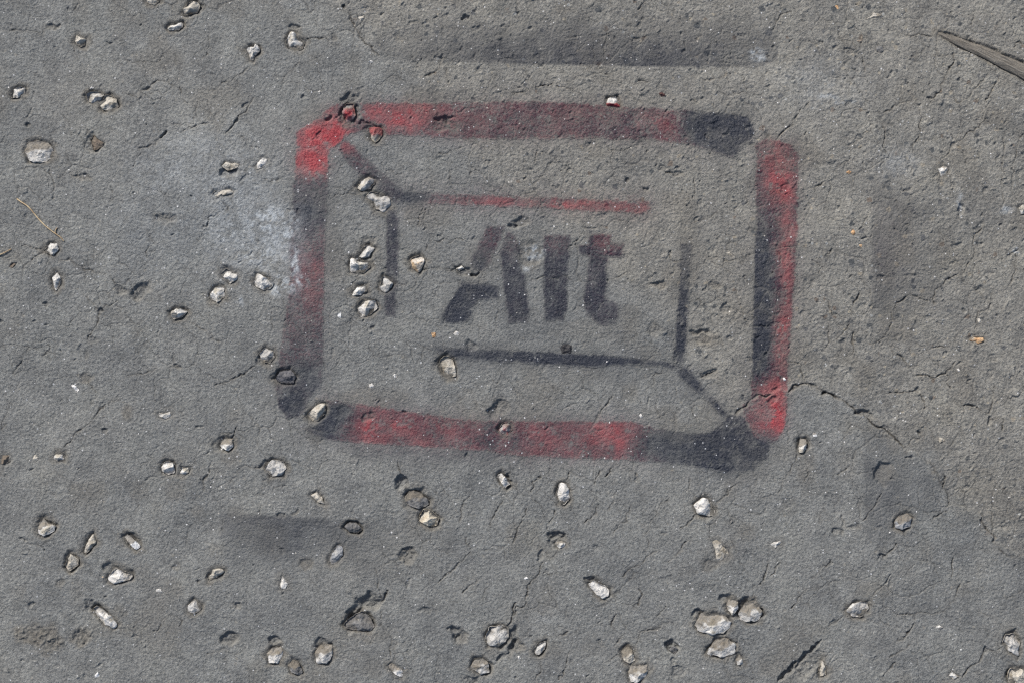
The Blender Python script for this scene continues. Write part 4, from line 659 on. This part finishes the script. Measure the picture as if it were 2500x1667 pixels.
def ground_material():
    m = bpy.data.materials.new('worn_asphalt'); m.use_nodes = True
    nt = m.node_tree; b = nt.nodes['Principled BSDF']
    co = node(nt, 'ShaderNodeNewGeometry').outputs['Position']
    pa = node(nt, 'ShaderNodeAttribute', attribute_name='paint'); sp = node(nt, 'ShaderNodeSeparateColor'); nt.links.new(pa.outputs[0], sp.inputs[0])
    we = node(nt, 'ShaderNodeAttribute', attribute_name='wear_shade'); sw_ = node(nt, 'ShaderNodeSeparateColor'); nt.links.new(we.outputs[0], sw_.inputs[0])
    red, blk, chalk = sp.outputs; dirt, rough, cav = sw_.outputs
    # base greys
    n_big = noise(nt, co, PU / 330, 3); n_mid = noise(nt, co, PU / 42, 4, .65); n_fine = noise(nt, co, PU / 7, 3, .7); n_grain = noise(nt, co, PU / 2.9, 2, .8)
    smoothc = ramp(nt, n_big, [(.3, (.181, .187, .187)), (.7, (.203, .206, .201))]).outputs[0]
    roughc = ramp(nt, n_big, [(.3, (.207, .203, .190)), (.7, (.230, .224, .207))]).outputs[0]
    col = mix(nt, rough, smoothc, roughc)
    n_blot = noise(nt, co, PU / 120, 3, .6)
    col = mix(nt, 1.0, col, ramp(nt, n_blot, [(.3, (.80, .805, .82)), (.5, (1, 1, 1)), (.72, (1.12, 1.115, 1.09))]).outputs[0], 'MULTIPLY')
    col = mix(nt, 1.0, col, ramp(nt, n_mid, [(.25, (.74, .745, .75)), (.75, (1.2, 1.2, 1.19))]).outputs[0], 'MULTIPLY')
    col = mix(nt, 1.0, col, ramp(nt, n_fine, [(.27, (.64, .64, .64)), (.73, (1.34, 1.34, 1.32))]).outputs[0], 'MULTIPLY')
    col = mix(nt, 1.0, col, ramp(nt, n_grain, [(.25, (.64, .64, .645)), (.78, (1.38, 1.38, 1.37))]).outputs[0], 'MULTIPLY')
    # flush aggregate: dark slate, tan and pale grains
    def grains(size, lo, width, colour_stops, extra=None, strength=.9):
        v = node(nt, 'ShaderNodeTexVoronoi'); v.inputs['Scale'].default_value = PU / size
        wob = node(nt, 'ShaderNodeVectorMath', operation='ADD')
        nz = node(nt, 'ShaderNodeTexNoise'); nz.inputs['Scale'].default_value = PU / (size * .5)
        nt.links.new(co, nz.inputs['Vector'])
        sc_ = node(nt, 'ShaderNodeVectorMath', operation='SCALE'); sc_.inputs['Scale'].default_value = size * S * .5
        nt.links.new(nz.outputs[1], sc_.inputs[0]); nt.links.new(co, wob.inputs[0]); nt.links.new(sc_.outputs[0], wob.inputs[1])
        nt.links.new(wob.outputs[0], v.inputs['Vector'])
        sc2 = node(nt, 'ShaderNodeSeparateColor'); nt.links.new(v.outputs['Color'], sc2.inputs[0])
        sel = math_(nt, 'GREATER_THAN', sc2.outputs[0], lo)
        size_v = math_(nt, 'MULTIPLY_ADD', sc2.outputs[2], width * .6, c=width * .4)
        near = ramp(nt, math_(nt, 'DIVIDE', v.outputs['Distance'], size_v), [(.75, (1, 1, 1)), (1.0, (0, 0, 0))]).outputs[0]
        f = math_(nt, 'MULTIPLY', math_(nt, 'MULTIPLY', sel, near), strength)
        if extra is not None: f = math_(nt, 'MULTIPLY', f, extra)
        c = ramp(nt, sc2.outputs[1], colour_stops); c.color_ramp.interpolation = 'CONSTANT'
        return f, c.outputs[0]
    f, c = grains(22, .70, .46, [(0, (.055, .063, .070)), (.45, (.095, .10, .105)), (.72, (.26, .235, .19)), (.88, (.14, .115, .095))], math_(nt, 'MULTIPLY_ADD', rough, .88, c=.08))
    col = mix(nt, f, col, c)
    f, c = grains(11, .76, .42, [(0, (.075, .08, .085)), (.5, (.13, .13, .12)), (.7, (.32, .29, .23)), (.9, (.36, .37, .36))], math_(nt, 'MULTIPLY_ADD', rough, .6, c=.28))
    col = mix(nt, f, col, c)
    # dirt; cav darkens the cracks and holds the shade painted round the stones
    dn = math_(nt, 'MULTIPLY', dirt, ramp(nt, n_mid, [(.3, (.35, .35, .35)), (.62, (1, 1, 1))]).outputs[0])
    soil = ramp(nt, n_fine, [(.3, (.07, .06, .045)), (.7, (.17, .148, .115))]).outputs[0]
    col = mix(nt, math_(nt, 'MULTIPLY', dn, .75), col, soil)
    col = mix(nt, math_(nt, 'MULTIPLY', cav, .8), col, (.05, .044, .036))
    # white specks of quartz
    f, c = grains(6.5, .945, .34, [(0, (.55, .56, .57)), (.6, (.72, .72, .72)), (.8, (.42, .40, .36))])
    spec = f; specc = c
    # chalky smear
    cf = math_(nt, 'MULTIPLY', chalk, ramp(nt, n_fine, [(.3, (.35, .35, .35)), (.65, (1, 1, 1))]).outputs[0])
    # paint, broken by the grain
    g1 = math_(nt, 'MULTIPLY_ADD', n_fine, .9, c=-.45)
    g2 = math_(nt, 'MULTIPLY_ADD', n_grain, .8, c=-.4)
    gg = math_(nt, 'ADD', g1, g2)
    def cover(dens):
        on = ramp(nt, dens, [(.0, (0, 0, 0)), (.12, (1, 1, 1))]).outputs[0]
        return math_(nt, 'ADD', dens, math_(nt, 'MULTIPLY', math_(nt, 'MULTIPLY', gg, on), 1.15), True)
    kf = math_(nt, 'MULTIPLY', cover(math_(nt, 'MULTIPLY', blk, 1.17)), .95)
    rf = math_(nt, 'MULTIPLY', math_(nt, 'MULTIPLY', cover(red), math_(nt, 'MULTIPLY_ADD', kf, -.62, c=1.0)), .90)
    kcol = ramp(nt, n_mid, [(.35, (.011, .015, .027)), (.65, (.017, .022, .037))]).outputs[0]
    rcol = ramp(nt, n_mid, [(.3, (.24, .014, .025)), (.7, (.38, .022, .035))]).outputs[0]
    col = mix(nt, kf, col, kcol)
    col = mix(nt, rf, col, rcol)
    col = mix(nt, cf, col, (.46, .50, .53))
    col = mix(nt, spec, col, specc)
    nt.links.new(col, b.inputs['Base Color'])
    pa_any = math_(nt, 'MAXIMUM', kf, rf)
    nt.links.new(math_(nt, 'MULTIPLY_ADD', pa_any, -.38, c=.86), b.inputs['Roughness'])
    b.inputs['Specular IOR Level'].default_value = .35
    # small relief: grain
    v = node(nt, 'ShaderNodeTexVoronoi'); v.inputs['Scale'].default_value = PU / 8.0; nt.links.new(co, v.inputs['Vector'])
    hgt = math_(nt, 'ADD', math_(nt, 'MULTIPLY', n_fine, 1.0), math_(nt, 'MULTIPLY', n_grain, .55))
    hgt = math_(nt, 'ADD', hgt, math_(nt, 'MULTIPLY', v.outputs['Distance'], -.35))
    bp = node(nt, 'ShaderNodeBump'); bp.inputs['Strength'].default_value = 1.0; bp.inputs['Distance'].default_value = 3.4 * S
    nt.links.new(hgt, bp.inputs['Height']); nt.links.new(bp.outputs[0], b.inputs['Normal'])
    return m
ASPHALT = ground_material()

def stone_material(name, lo, hi, stain, stain_at=.62, spec_dark=.5, gloss=.8):
    m = bpy.data.materials.new(name + '_stone'); m.use_nodes = True
    nt = m.node_tree; b = nt.nodes['Principled BSDF']
    co = node(nt, 'ShaderNodeNewGeometry').outputs['Position']
    n1 = noise(nt, co, PU / 16, 4, .65); n2 = noise(nt, co, PU / 5, 3, .7); n3 = noise(nt, co, PU / 28, 2)
    col = ramp(nt, n1, [(.32, lo), (.62, hi)]).outputs[0]
    col = mix(nt, 1.0, col, ramp(nt, n2, [(.3, (.82, .82, .82)), (.7, (1.12, 1.12, 1.12))]).outputs[0], 'MULTIPLY')
    col = mix(nt, ramp(nt, n3, [(stain_at - .06, (0, 0, 0)), (stain_at + .06, (1, 1, 1))]).outputs[0], col, stain)
    v = node(nt, 'ShaderNodeTexVoronoi'); v.inputs['Scale'].default_value = PU / 6.0; nt.links.new(co, v.inputs['Vector'])
    sepc = node(nt, 'ShaderNodeSeparateColor'); nt.links.new(v.outputs['Color'], sepc.inputs[0])
    pitf = math_(nt, 'MULTIPLY', math_(nt, 'GREATER_THAN', sepc.outputs[0], .80), math_(nt, 'LESS_THAN', v.outputs['Distance'], .32))
    col = mix(nt, math_(nt, 'MULTIPLY', pitf, spec_dark), col, (.07, .065, .055))
    pa = node(nt, 'ShaderNodeAttribute', attribute_name='paint'); sp = node(nt, 'ShaderNodeSeparateColor'); nt.links.new(pa.outputs[0], sp.inputs[0])
    g = math_(nt, 'MULTIPLY_ADD', n2, .8, c=-.4)
    def cover(dens):
        on = ramp(nt, dens, [(.0, (0, 0, 0)), (.15, (1, 1, 1))]).outputs[0]
        return math_(nt, 'ADD', dens, math_(nt, 'MULTIPLY', g, on), True)
    col = mix(nt, cover(sp.outputs[1]), col, (.028, .027, .034))
    col = mix(nt, cover(sp.outputs[0]), col, (.24, .024, .034))
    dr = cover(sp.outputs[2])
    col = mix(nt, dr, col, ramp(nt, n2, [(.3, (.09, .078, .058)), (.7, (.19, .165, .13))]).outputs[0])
    nt.links.new(col, b.inputs['Base Color'])
    b.inputs['Roughness'].default_value = gloss
    b.inputs['Specular IOR Level'].default_value = .35
    bp = node(nt, 'ShaderNodeBump'); bp.inputs['Strength'].default_value = 1.0; bp.inputs['Distance'].default_value = 3.0 * S
    nt.links.new(math_(nt, 'ADD', n2, math_(nt, 'MULTIPLY', n1, .9)), bp.inputs['Height']); nt.links.new(bp.outputs[0], b.inputs['Normal'])
    return m
MAT = {
 'white': stone_material('white', (.46, .45, .42), (.68, .67, .645), (.38, .355, .30)),
 'grey': stone_material('grey', (.32, .315, .30), (.55, .545, .525), (.28, .26, .225)),
 'tan': stone_material('tan', (.32, .30, .255), (.54, .51, .45), (.25, .22, .17), .62),
 'dark': stone_material('dark', (.10, .10, .10), (.20, .20, .20), (.30, .29, .26), .64),
 'slate': stone_material('slate', (.22, .23, .24), (.36, .37, .385), (.42, .42, .41), .62),
 'orange': stone_material('orange', (.42, .24, .12), (.56, .38, .22), (.60, .50, .38), .60),
 'half_orange': stone_material('half_orange', (.50, .46, .40), (.64, .61, .56), (.46, .33, .20), .58),
 'brown': stone_material('brown', (.12, .095, .075), (.20, .165, .13), (.25, .21, .17), .60),
 'cream': stone_material('cream', (.46, .42, .34), (.62, .57, .47), (.40, .33, .24), .66),
 'crust': stone_material('crust', (.22, .22, .20), (.43, .425, .39), (.19, .185, .165), .55),
 'snow': stone_material('snow', (.66, .67, .67), (.78, .78, .77), (.62, .60, .56), .74, .15, .6),
 'maroon': stone_material('maroon', (.06, .03, .03), (.10, .045, .042), (.08, .05, .045), .6),
 'painted': stone_material('painted', (.055, .057, .065), (.12, .12, .13), (.20, .19, .18), .62, .3, .6),
 'tar': stone_material('tar', (.012, .012, .014), (.03, .03, .034), (.04, .04, .045), .6, .2, .5),
}

# ------------------------------------------------------------------ build the ground and the paint film on it
def set_attr(me, name, r, g, b):
    a = me.attributes.new(name, 'FLOAT_COLOR', 'POINT')
    c = np.ones((len(r), 4), np.float32); c[:, 0] = r; c[:, 1] = g; c[:, 2] = b
    a.data.foreach_set('color', c.ravel())

def grid_mesh(name, verts, quads):
    me = bpy.data.meshes.new(name)
    nv, nf = len(verts), len(quads)
    me.vertices.add(nv); me.vertices.foreach_set('co', verts.astype(np.float32).ravel())
    me.loops.add(nf * 4); me.loops.foreach_set('vertex_index', quads.astype(np.int32).ravel())
    me.polygons.add(nf); me.polygons.foreach_set('loop_start', np.arange(0, nf * 4, 4, dtype=np.int32))
    me.polygons.foreach_set('use_smooth', np.ones(nf, bool))
    me.update(calc_edges=True)
    return me

xw = (GX - CX) * S; yw = (CY - GY) * S
V = np.stack([xw.ravel(), yw.ravel(), (H * S).ravel()], 1)
idx = np.arange(NX * NY, dtype=np.int32).reshape(NY, NX)
Q = np.stack([idx[1:, :-1], idx[1:, 1:], idx[:-1, 1:], idx[:-1, :-1]], -1)       # wound to face up
me = grid_mesh('ground', V, Q.reshape(-1, 4))
set_attr(me, 'paint', pr.ravel(), pk.ravel(), CHALK.ravel())
set_attr(me, 'wear_shade', DIRT.ravel(), ROUGH.ravel(), CAV.ravel())
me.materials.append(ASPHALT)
ground = bpy.data.objects.new('ground', me); COL.objects.link(ground)
ground['kind'] = 'structure'
ground['label'] = 'worn grey asphalt with fine cracks and holes'

key = bpy.data.objects.new('painted_key', None); COL.objects.link(key)
key['label'] = 'red and black sprayed stencil of a keyboard key reading Alt'
key['category'] = 'stencil graffiti'
fo = owner[:-1, :-1]
for n, (name, pts, soft, br, bk, blobs, mist, label) in enumerate(PAINT):
    q = Q[fo == n]
    if not len(q): continue
    used, inv = np.unique(q.ravel(), return_inverse=True)
    vv = V[used].copy(); vv[:, 2] += 0.5 * S            # a coat of paint a tenth of a millimetre thick
    pm = grid_mesh(name, vv, inv.reshape(-1, 4))
    set_attr(pm, 'paint', pr.ravel()[used], pk.ravel()[used], CHALK.ravel()[used])
    set_attr(pm, 'wear_shade', DIRT.ravel()[used], ROUGH.ravel()[used], CAV.ravel()[used])
    pm.materials.append(ASPHALT)
    o = bpy.data.objects.new(name, pm); COL.objects.link(o); o.parent = key
    if label: o['label'] = label

# ------------------------------------------------------------------ build the stones
def make_stone(i, reg, poly, h, tone, label):
    rnd = np.random.default_rng(1000 + i)
    P, c, rad, base = STONE_GEO[i]
    A = np.array(P) - c
    NS, NR = (72, 18) if rad > 9 else (36, 9)
    th = np.linspace(0, 2 * np.pi, NS, endpoint=False)
    # the outline's radius in each direction
    ro = np.zeros(NS)
    n = len(A)
    for j, t in enumerate(th):
        dx, dy = math.cos(t), math.sin(t); best = 0
        for k in range(n):
            (x0, y0), (x1, y1) = A[k], A[(k + 1) % n]
            ex, ey = x1 - x0, y1 - y0
            den = dx * ey - dy * ex
            if abs(den) < 1e-9: continue
            r_ = (x0 * ey - y0 * ex) / den; u_ = (x0 * dy - y0 * dx) / den
            if r_ > 0 and -1e-6 <= u_ <= 1 + 1e-6: best = max(best, r_)
        ro[j] = best or rad
    kern = np.array([1, 2, 1]) / 4.0
    for _ in range(1): ro = kern[0] * np.roll(ro, 1) + kern[1] * ro + kern[2] * np.roll(ro, -1)
    ro *= 1 + .05 * np.interp(np.arange(NS), np.linspace(0, NS, 19), np.append(t_ := rnd.uniform(-1, 1, 18), t_[0]))
    # facets: broken planes over a low back; one clean break looks down the slope
    planes = []
    for k in range(5):
        a = rnd.uniform(0, 2 * np.pi); s_ = rnd.uniform(.5, 1.7); c0 = rnd.uniform(.55, .95) + s_ * .12
        planes.append((math.cos(a) * s_, math.sin(a) * s_, c0))
    tx, ty = rnd.uniform(-.35, .35, 2)
    ridged = any(w_ in label for w_ in RIDGED)
    if ridged:
        tx, ty = .2, .85; planes = [(0.15, -.2, 1.15), (-.9, .25, 1.0), (.8, .35, 1.0)]
    verts = []; faces = []
    seed = 300 + i
    def height(ux, uy, rho):
        dome = max(0.0, 1 - rho ** 4) ** .6
        z = dome * ((1.0 if not ridged else .72) + tx * ux + ty * uy)
        for ax, ay, c0 in planes: z = min(z, max(-.3, c0 - (ax * ux + ay * uy)) if rho < .97 else z)
        return z
    hh = h * .95
    for r_ in range(NR + 1):
        rho = math.sin(r_ / NR * math.pi / 2) if r_ else 0
        for j in range(NS if r_ else 1):
            R_ = ro[j] * rho
            x = R_ * math.cos(th[j]); y = R_ * math.sin(th[j])
            ux, uy = math.cos(th[j]) * rho, math.sin(th[j]) * rho
            verts.append([x, y, hh * height(ux, uy, rho)])
    # belly under the ground
    for r_ in range(1, 5):
        f = r_ / 4
        for j in range(NS):
            R_ = ro[j] * (1.02 - .5 * f * f)
            verts.append([R_ * math.cos(th[j]), R_ * math.sin(th[j]), -f * max(6, h * .9)])
    verts.append([0, 0, -max(6, h * .9) * 1.1])
    v = np.array(verts)
    gx = (v[:, 0] + c[0]).astype(np.float32); gy = (v[:, 1] + c[1]).astype(np.float32); gz = v[:, 2].astype(np.float32)
    k = rad / 18.0
    nz = 1.0 * vnoise(gx + gz, gy, 8, seed) + .75 * vnoise(gx, gy - gz, 4.2, seed + 1) + 1.0 * vnoise(gx - gz, gy, 14, seed + 2) - 2.0 * np.clip(vnoise(gx, gy, 12, seed + 6) - .45, 0, 1) * 2
    v[:, 2] += nz * min(1.2, .35 + .65 * k) * .85
    jx = vnoise(gx, gy + gz, 7, seed + 3); jy = vnoise(gx, gy - gz, 7, seed + 4)
    edge = np.minimum(1, np.hypot(v[:, 0], v[:, 1]) / (rad + 1e-6))
    v[:, 0] += jx * edge * 1.1 * k; v[:, 1] += jy * edge * 1.1 * k
    for j in range(NS): faces.append((0, 1 + (j + 1) % NS, 1 + j))
    rows = NR + 4
    for r_ in range(1, rows):
        a0 = 1 + (r_ - 1) * NS; b0 = a0 + NS
        for j in range(NS):
            j2 = (j + 1) % NS
            faces.append((a0 + j, a0 + j2, b0 + j2, b0 + j))
    last = 1 + (rows - 1) * NS; tip = len(v) - 1
    for j in range(NS): faces.append((tip, last + j, last + (j + 1) % NS))
    # image y runs down, world y runs up
    wv = np.stack([v[:, 0] * S, -v[:, 1] * S, v[:, 2] * S], 1)
    small = rad < 9
    nm = 'stone_chip' if small else 'stone'
    m = bpy.data.meshes.new(nm)
    m.from_pydata([tuple(p) for p in wv], [], faces)
    m.polygons.foreach_set('use_smooth', np.ones(len(m.polygons), bool))
    a, b, _ = paint_at(gx, gy)
    if label in NOPAINT: a[:] = 0; b[:] = 0
    if label.startswith('white stone with a bright red lower half'):
        a = smooth(250, 255, gy + 1.5 * vnoise(gx, gy, 6, 3)); b[:] = 0
    elif label.startswith('tan stone half covered'):
        a = smooth(336, 326, gy + 3 * vnoise(gx, gy, 8, 3)) * .85; b = b * .3
    elif 'painted red' in label: a[:] = .55 + .5 * vnoise(gx, gy, 9, 3); b[:] = .3
    elif label.startswith('dark red painted'): a[:] = .4 + .5 * vnoise(gx, gy, 8, 3); b[:] = .3
    else: b = b * .6
    brown = np.zeros(len(gx), np.float32)
    if 'brown lower face' in label:
        brown = smooth(c[1] + 5, c[1] + 11, gy + 4 * vnoise(gx, gy, 7, 3)) * .8
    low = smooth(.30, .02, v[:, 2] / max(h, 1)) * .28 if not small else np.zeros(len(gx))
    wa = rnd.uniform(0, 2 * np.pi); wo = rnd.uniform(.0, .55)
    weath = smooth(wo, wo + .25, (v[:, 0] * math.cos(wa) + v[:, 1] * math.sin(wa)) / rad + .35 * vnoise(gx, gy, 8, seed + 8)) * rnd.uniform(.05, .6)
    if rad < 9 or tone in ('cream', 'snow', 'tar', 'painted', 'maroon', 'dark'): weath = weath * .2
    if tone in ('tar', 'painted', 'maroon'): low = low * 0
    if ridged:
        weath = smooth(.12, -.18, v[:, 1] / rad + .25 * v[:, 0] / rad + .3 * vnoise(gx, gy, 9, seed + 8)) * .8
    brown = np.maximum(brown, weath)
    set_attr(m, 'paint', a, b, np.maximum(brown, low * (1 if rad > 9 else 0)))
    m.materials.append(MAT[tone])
    m.update()
    o = bpy.data.objects.new(nm, m); COL.objects.link(o)
    x, y = to_world(*c)
    o.location = (x, y, base * S - (0.4 * S))
    o['label'] = label
    o['category'] = 'stone chip' if small else 'stone'
    o['group'] = 'small chips and specks set in the asphalt' if small else 'pale stones set in the asphalt'
    return o
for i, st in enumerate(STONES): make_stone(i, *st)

# ------------------------------------------------------------------ weathered stick and dry stems
def height_at(px, py):
    return float(H[min(NY - 1, np.searchsorted(PY, py)), min(NX - 1, np.searchsorted(PX, px))])

def wood_material():
    m = bpy.data.materials.new('weathered_wood'); m.use_nodes = True
    nt = m.node_tree; b = nt.nodes['Principled BSDF']
    at = node(nt, 'ShaderNodeAttribute', attribute_name='along')
    sep = node(nt, 'ShaderNodeSeparateColor'); nt.links.new(at.outputs[0], sep.inputs[0])
    cb = node(nt, 'ShaderNodeCombineXYZ')
    nt.links.new(math_(nt, 'MULTIPLY', sep.outputs[0], 5.0), cb.inputs[0]); nt.links.new(math_(nt, 'MULTIPLY', sep.outputs[1], 26.0), cb.inputs[1])
    n1 = noise(nt, cb.outputs[0], 1.0, 4, .6); n2 = noise(nt, cb.outputs[0], 3.0, 3, .6)
    col = ramp(nt, n1, [(.35, (.10, .09, .076)), (.55, (.22, .20, .17)), (.75, (.31, .29, .25))]).outputs[0]
    col = mix(nt, ramp(nt, n2, [(.62, (0, 0, 0)), (.75, (1, 1, 1))]).outputs[0], col, (.04, .034, .028))
    nt.links.new(col, b.inputs['Base Color']); b.inputs['Roughness'].default_value = .85
    bp = node(nt, 'ShaderNodeBump'); bp.inputs['Strength'].default_value = .8; bp.inputs['Distance'].default_value = 3 * S
    nt.links.new(math_(nt, 'ADD', n1, n2), bp.inputs['Height']); nt.links.new(bp.outputs[0], b.inputs['Normal'])
    return m

def stick():
    A = np.array(STICK); L = np.concatenate([[0], np.cumsum(np.hypot(*np.diff(A, axis=0).T))])
    N, M = 150, 22
    t = np.linspace(0, L[-1], N)
    x = np.interp(t, L, A[:, 0]); y = np.interp(t, L, A[:, 1]); w = np.interp(t, L, STICK_W)
    base = np.interp(t, L, [height_at(*(a + np.array([0, -34]))) for a in A])
    dx, dy = np.gradient(x), np.gradient(y); ln = np.hypot(dx, dy); nxv, nyv = -dy / ln, dx / ln
    verts = []; al = []
    for i in range(N):
        for j in range(M):
            a = 2 * math.pi * j / M
            ca, sa = math.cos(a), math.sin(a)
            # a split, flattened section: a high ridge towards the upper edge and a flat face below it
            wj = w[i] * .93 * ca * (1 + .06 * math.sin(t[i] / 13 + j))
            zz = sa * (3.2 + .22 * w[i]) if sa > 0 else sa * 5
            if sa > 0: zz *= (1.0 - .35 * ca) ; zz = min(zz, 2.0 + .24 * w[i])
            zz += .5 * math.sin(t[i] / 29 + ca * 5) * max(sa, 0)
            verts.append(((x[i] + nxv[i] * wj - CX) * S, (CY - y[i] - nyv[i] * wj) * S, (base[i] - 2.0 + zz - (3 if i < 4 else 0) * (1 - i / 4)) * S))
            al.append((t[i] / 220.0, j / M))
    faces = [(i * M + j, i * M + (j + 1) % M, (i + 1) * M + (j + 1) % M, (i + 1) * M + j) for i in range(N - 1) for j in range(M)]
    faces += [tuple(range(M - 1, -1, -1)), tuple((N - 1) * M + j for j in range(M))]
    m = bpy.data.meshes.new('stick'); m.from_pydata(verts, [], faces)
    import bmesh
    bm = bmesh.new(); bm.from_mesh(m); bmesh.ops.recalc_face_normals(bm, faces=bm.faces); bm.to_mesh(m); bm.free()
    m.polygons.foreach_set('use_smooth', np.ones(len(m.polygons), bool))
    al = np.array(al); set_attr(m, 'along', al[:, 0], al[:, 1], al[:, 0] * 0)
    m.materials.append(wood_material())
    o = bpy.data.objects.new('wooden_stick', m); COL.objects.link(o)
    o['label'] = 'weathered grey brown stick pressed into the asphalt at the top right'
    o['category'] = 'stick'
stick()

def straw_material():
    m = bpy.data.materials.new('dry_straw'); m.use_nodes = True
    nt = m.node_tree; b = nt.nodes['Principled BSDF']
    co = node(nt, 'ShaderNodeNewGeometry').outputs['Position']
    nt.links.new(ramp(nt, noise(nt, co, PU / 22, 2), [(.35, (.30, .21, .12)), (.65, (.58, .47, .30))]).outputs[0], b.inputs['Base Color'])
    b.inputs['Roughness'].default_value = .6
    return m
STRAW = straw_material()

def stem(name, pts, r0, r1, lift, label, group=None):
    A = np.array(pts, float)
    # round the corners
    for _ in range(2):
        B = [A[0]]
        for p, q in zip(A[:-1], A[1:]): B += [p * .75 + q * .25, p * .25 + q * .75]
        B.append(A[-1]); A = np.array(B)
    N, M = len(A), 8
    z = np.array([height_at(*p) for p in A]); z = np.convolve(np.pad(z, 2, 'edge'), np.ones(5) / 5, 'valid')
    u = np.linspace(0, 1, N); z = z + lift * np.sin(np.pi * u) + r0 * .8
    r = r0 + (r1 - r0) * u
    d = np.gradient(A, axis=0); d /= np.hypot(d[:, 0], d[:, 1])[:, None] + 1e-9
    verts = [((A[i, 0] - d[i, 1] * r[i] * math.cos(2 * math.pi * j / M) - CX) * S, (CY - A[i, 1] - d[i, 0] * r[i] * math.cos(2 * math.pi * j / M)) * S, (z[i] + r[i] * math.sin(2 * math.pi * j / M)) * S)
             for i in range(N) for j in range(M)]
    faces = [(i * M + j, i * M + (j + 1) % M, (i + 1) * M + (j + 1) % M, (i + 1) * M + j) for i in range(N - 1) for j in range(M)]
    faces += [tuple(range(M - 1, -1, -1)), tuple((N - 1) * M + j for j in range(M))]
    m = bpy.data.meshes.new(name); m.from_pydata(verts, [], faces)
    m.polygons.foreach_set('use_smooth', np.ones(len(m.polygons), bool)); m.materials.append(STRAW)
    o = bpy.data.objects.new(name, m); COL.objects.link(o)
    o['label'] = label; o['category'] = 'grass stem'; o['group'] = 'dry grass stems'
stem('grass_stem', rp(1, [(118, 1362), (150, 1385), (200, 1415), (255, 1485), (300, 1535), (345, 1572)]) + rp(5, [(385, 62), (420, 85), (440, 112)]), 1.8, 1.2, 2.5, 'long dry straw coloured grass stem lying at the left edge')
stem('grass_stem', rp(5, [(-10, 212), (40, 190), (82, 165)]), 1.6, 1.0, 1.5, 'short pale stem at the left edge under the long one')
stem('grass_stem', rp(5, [(392, 20), (380, 40), (383, 66)]), 1.4, 1.0, 1.0, 'tiny pale stub crossing the end of the long grass stem')
print('grid', NX, NY, 'stones', len(STONES))
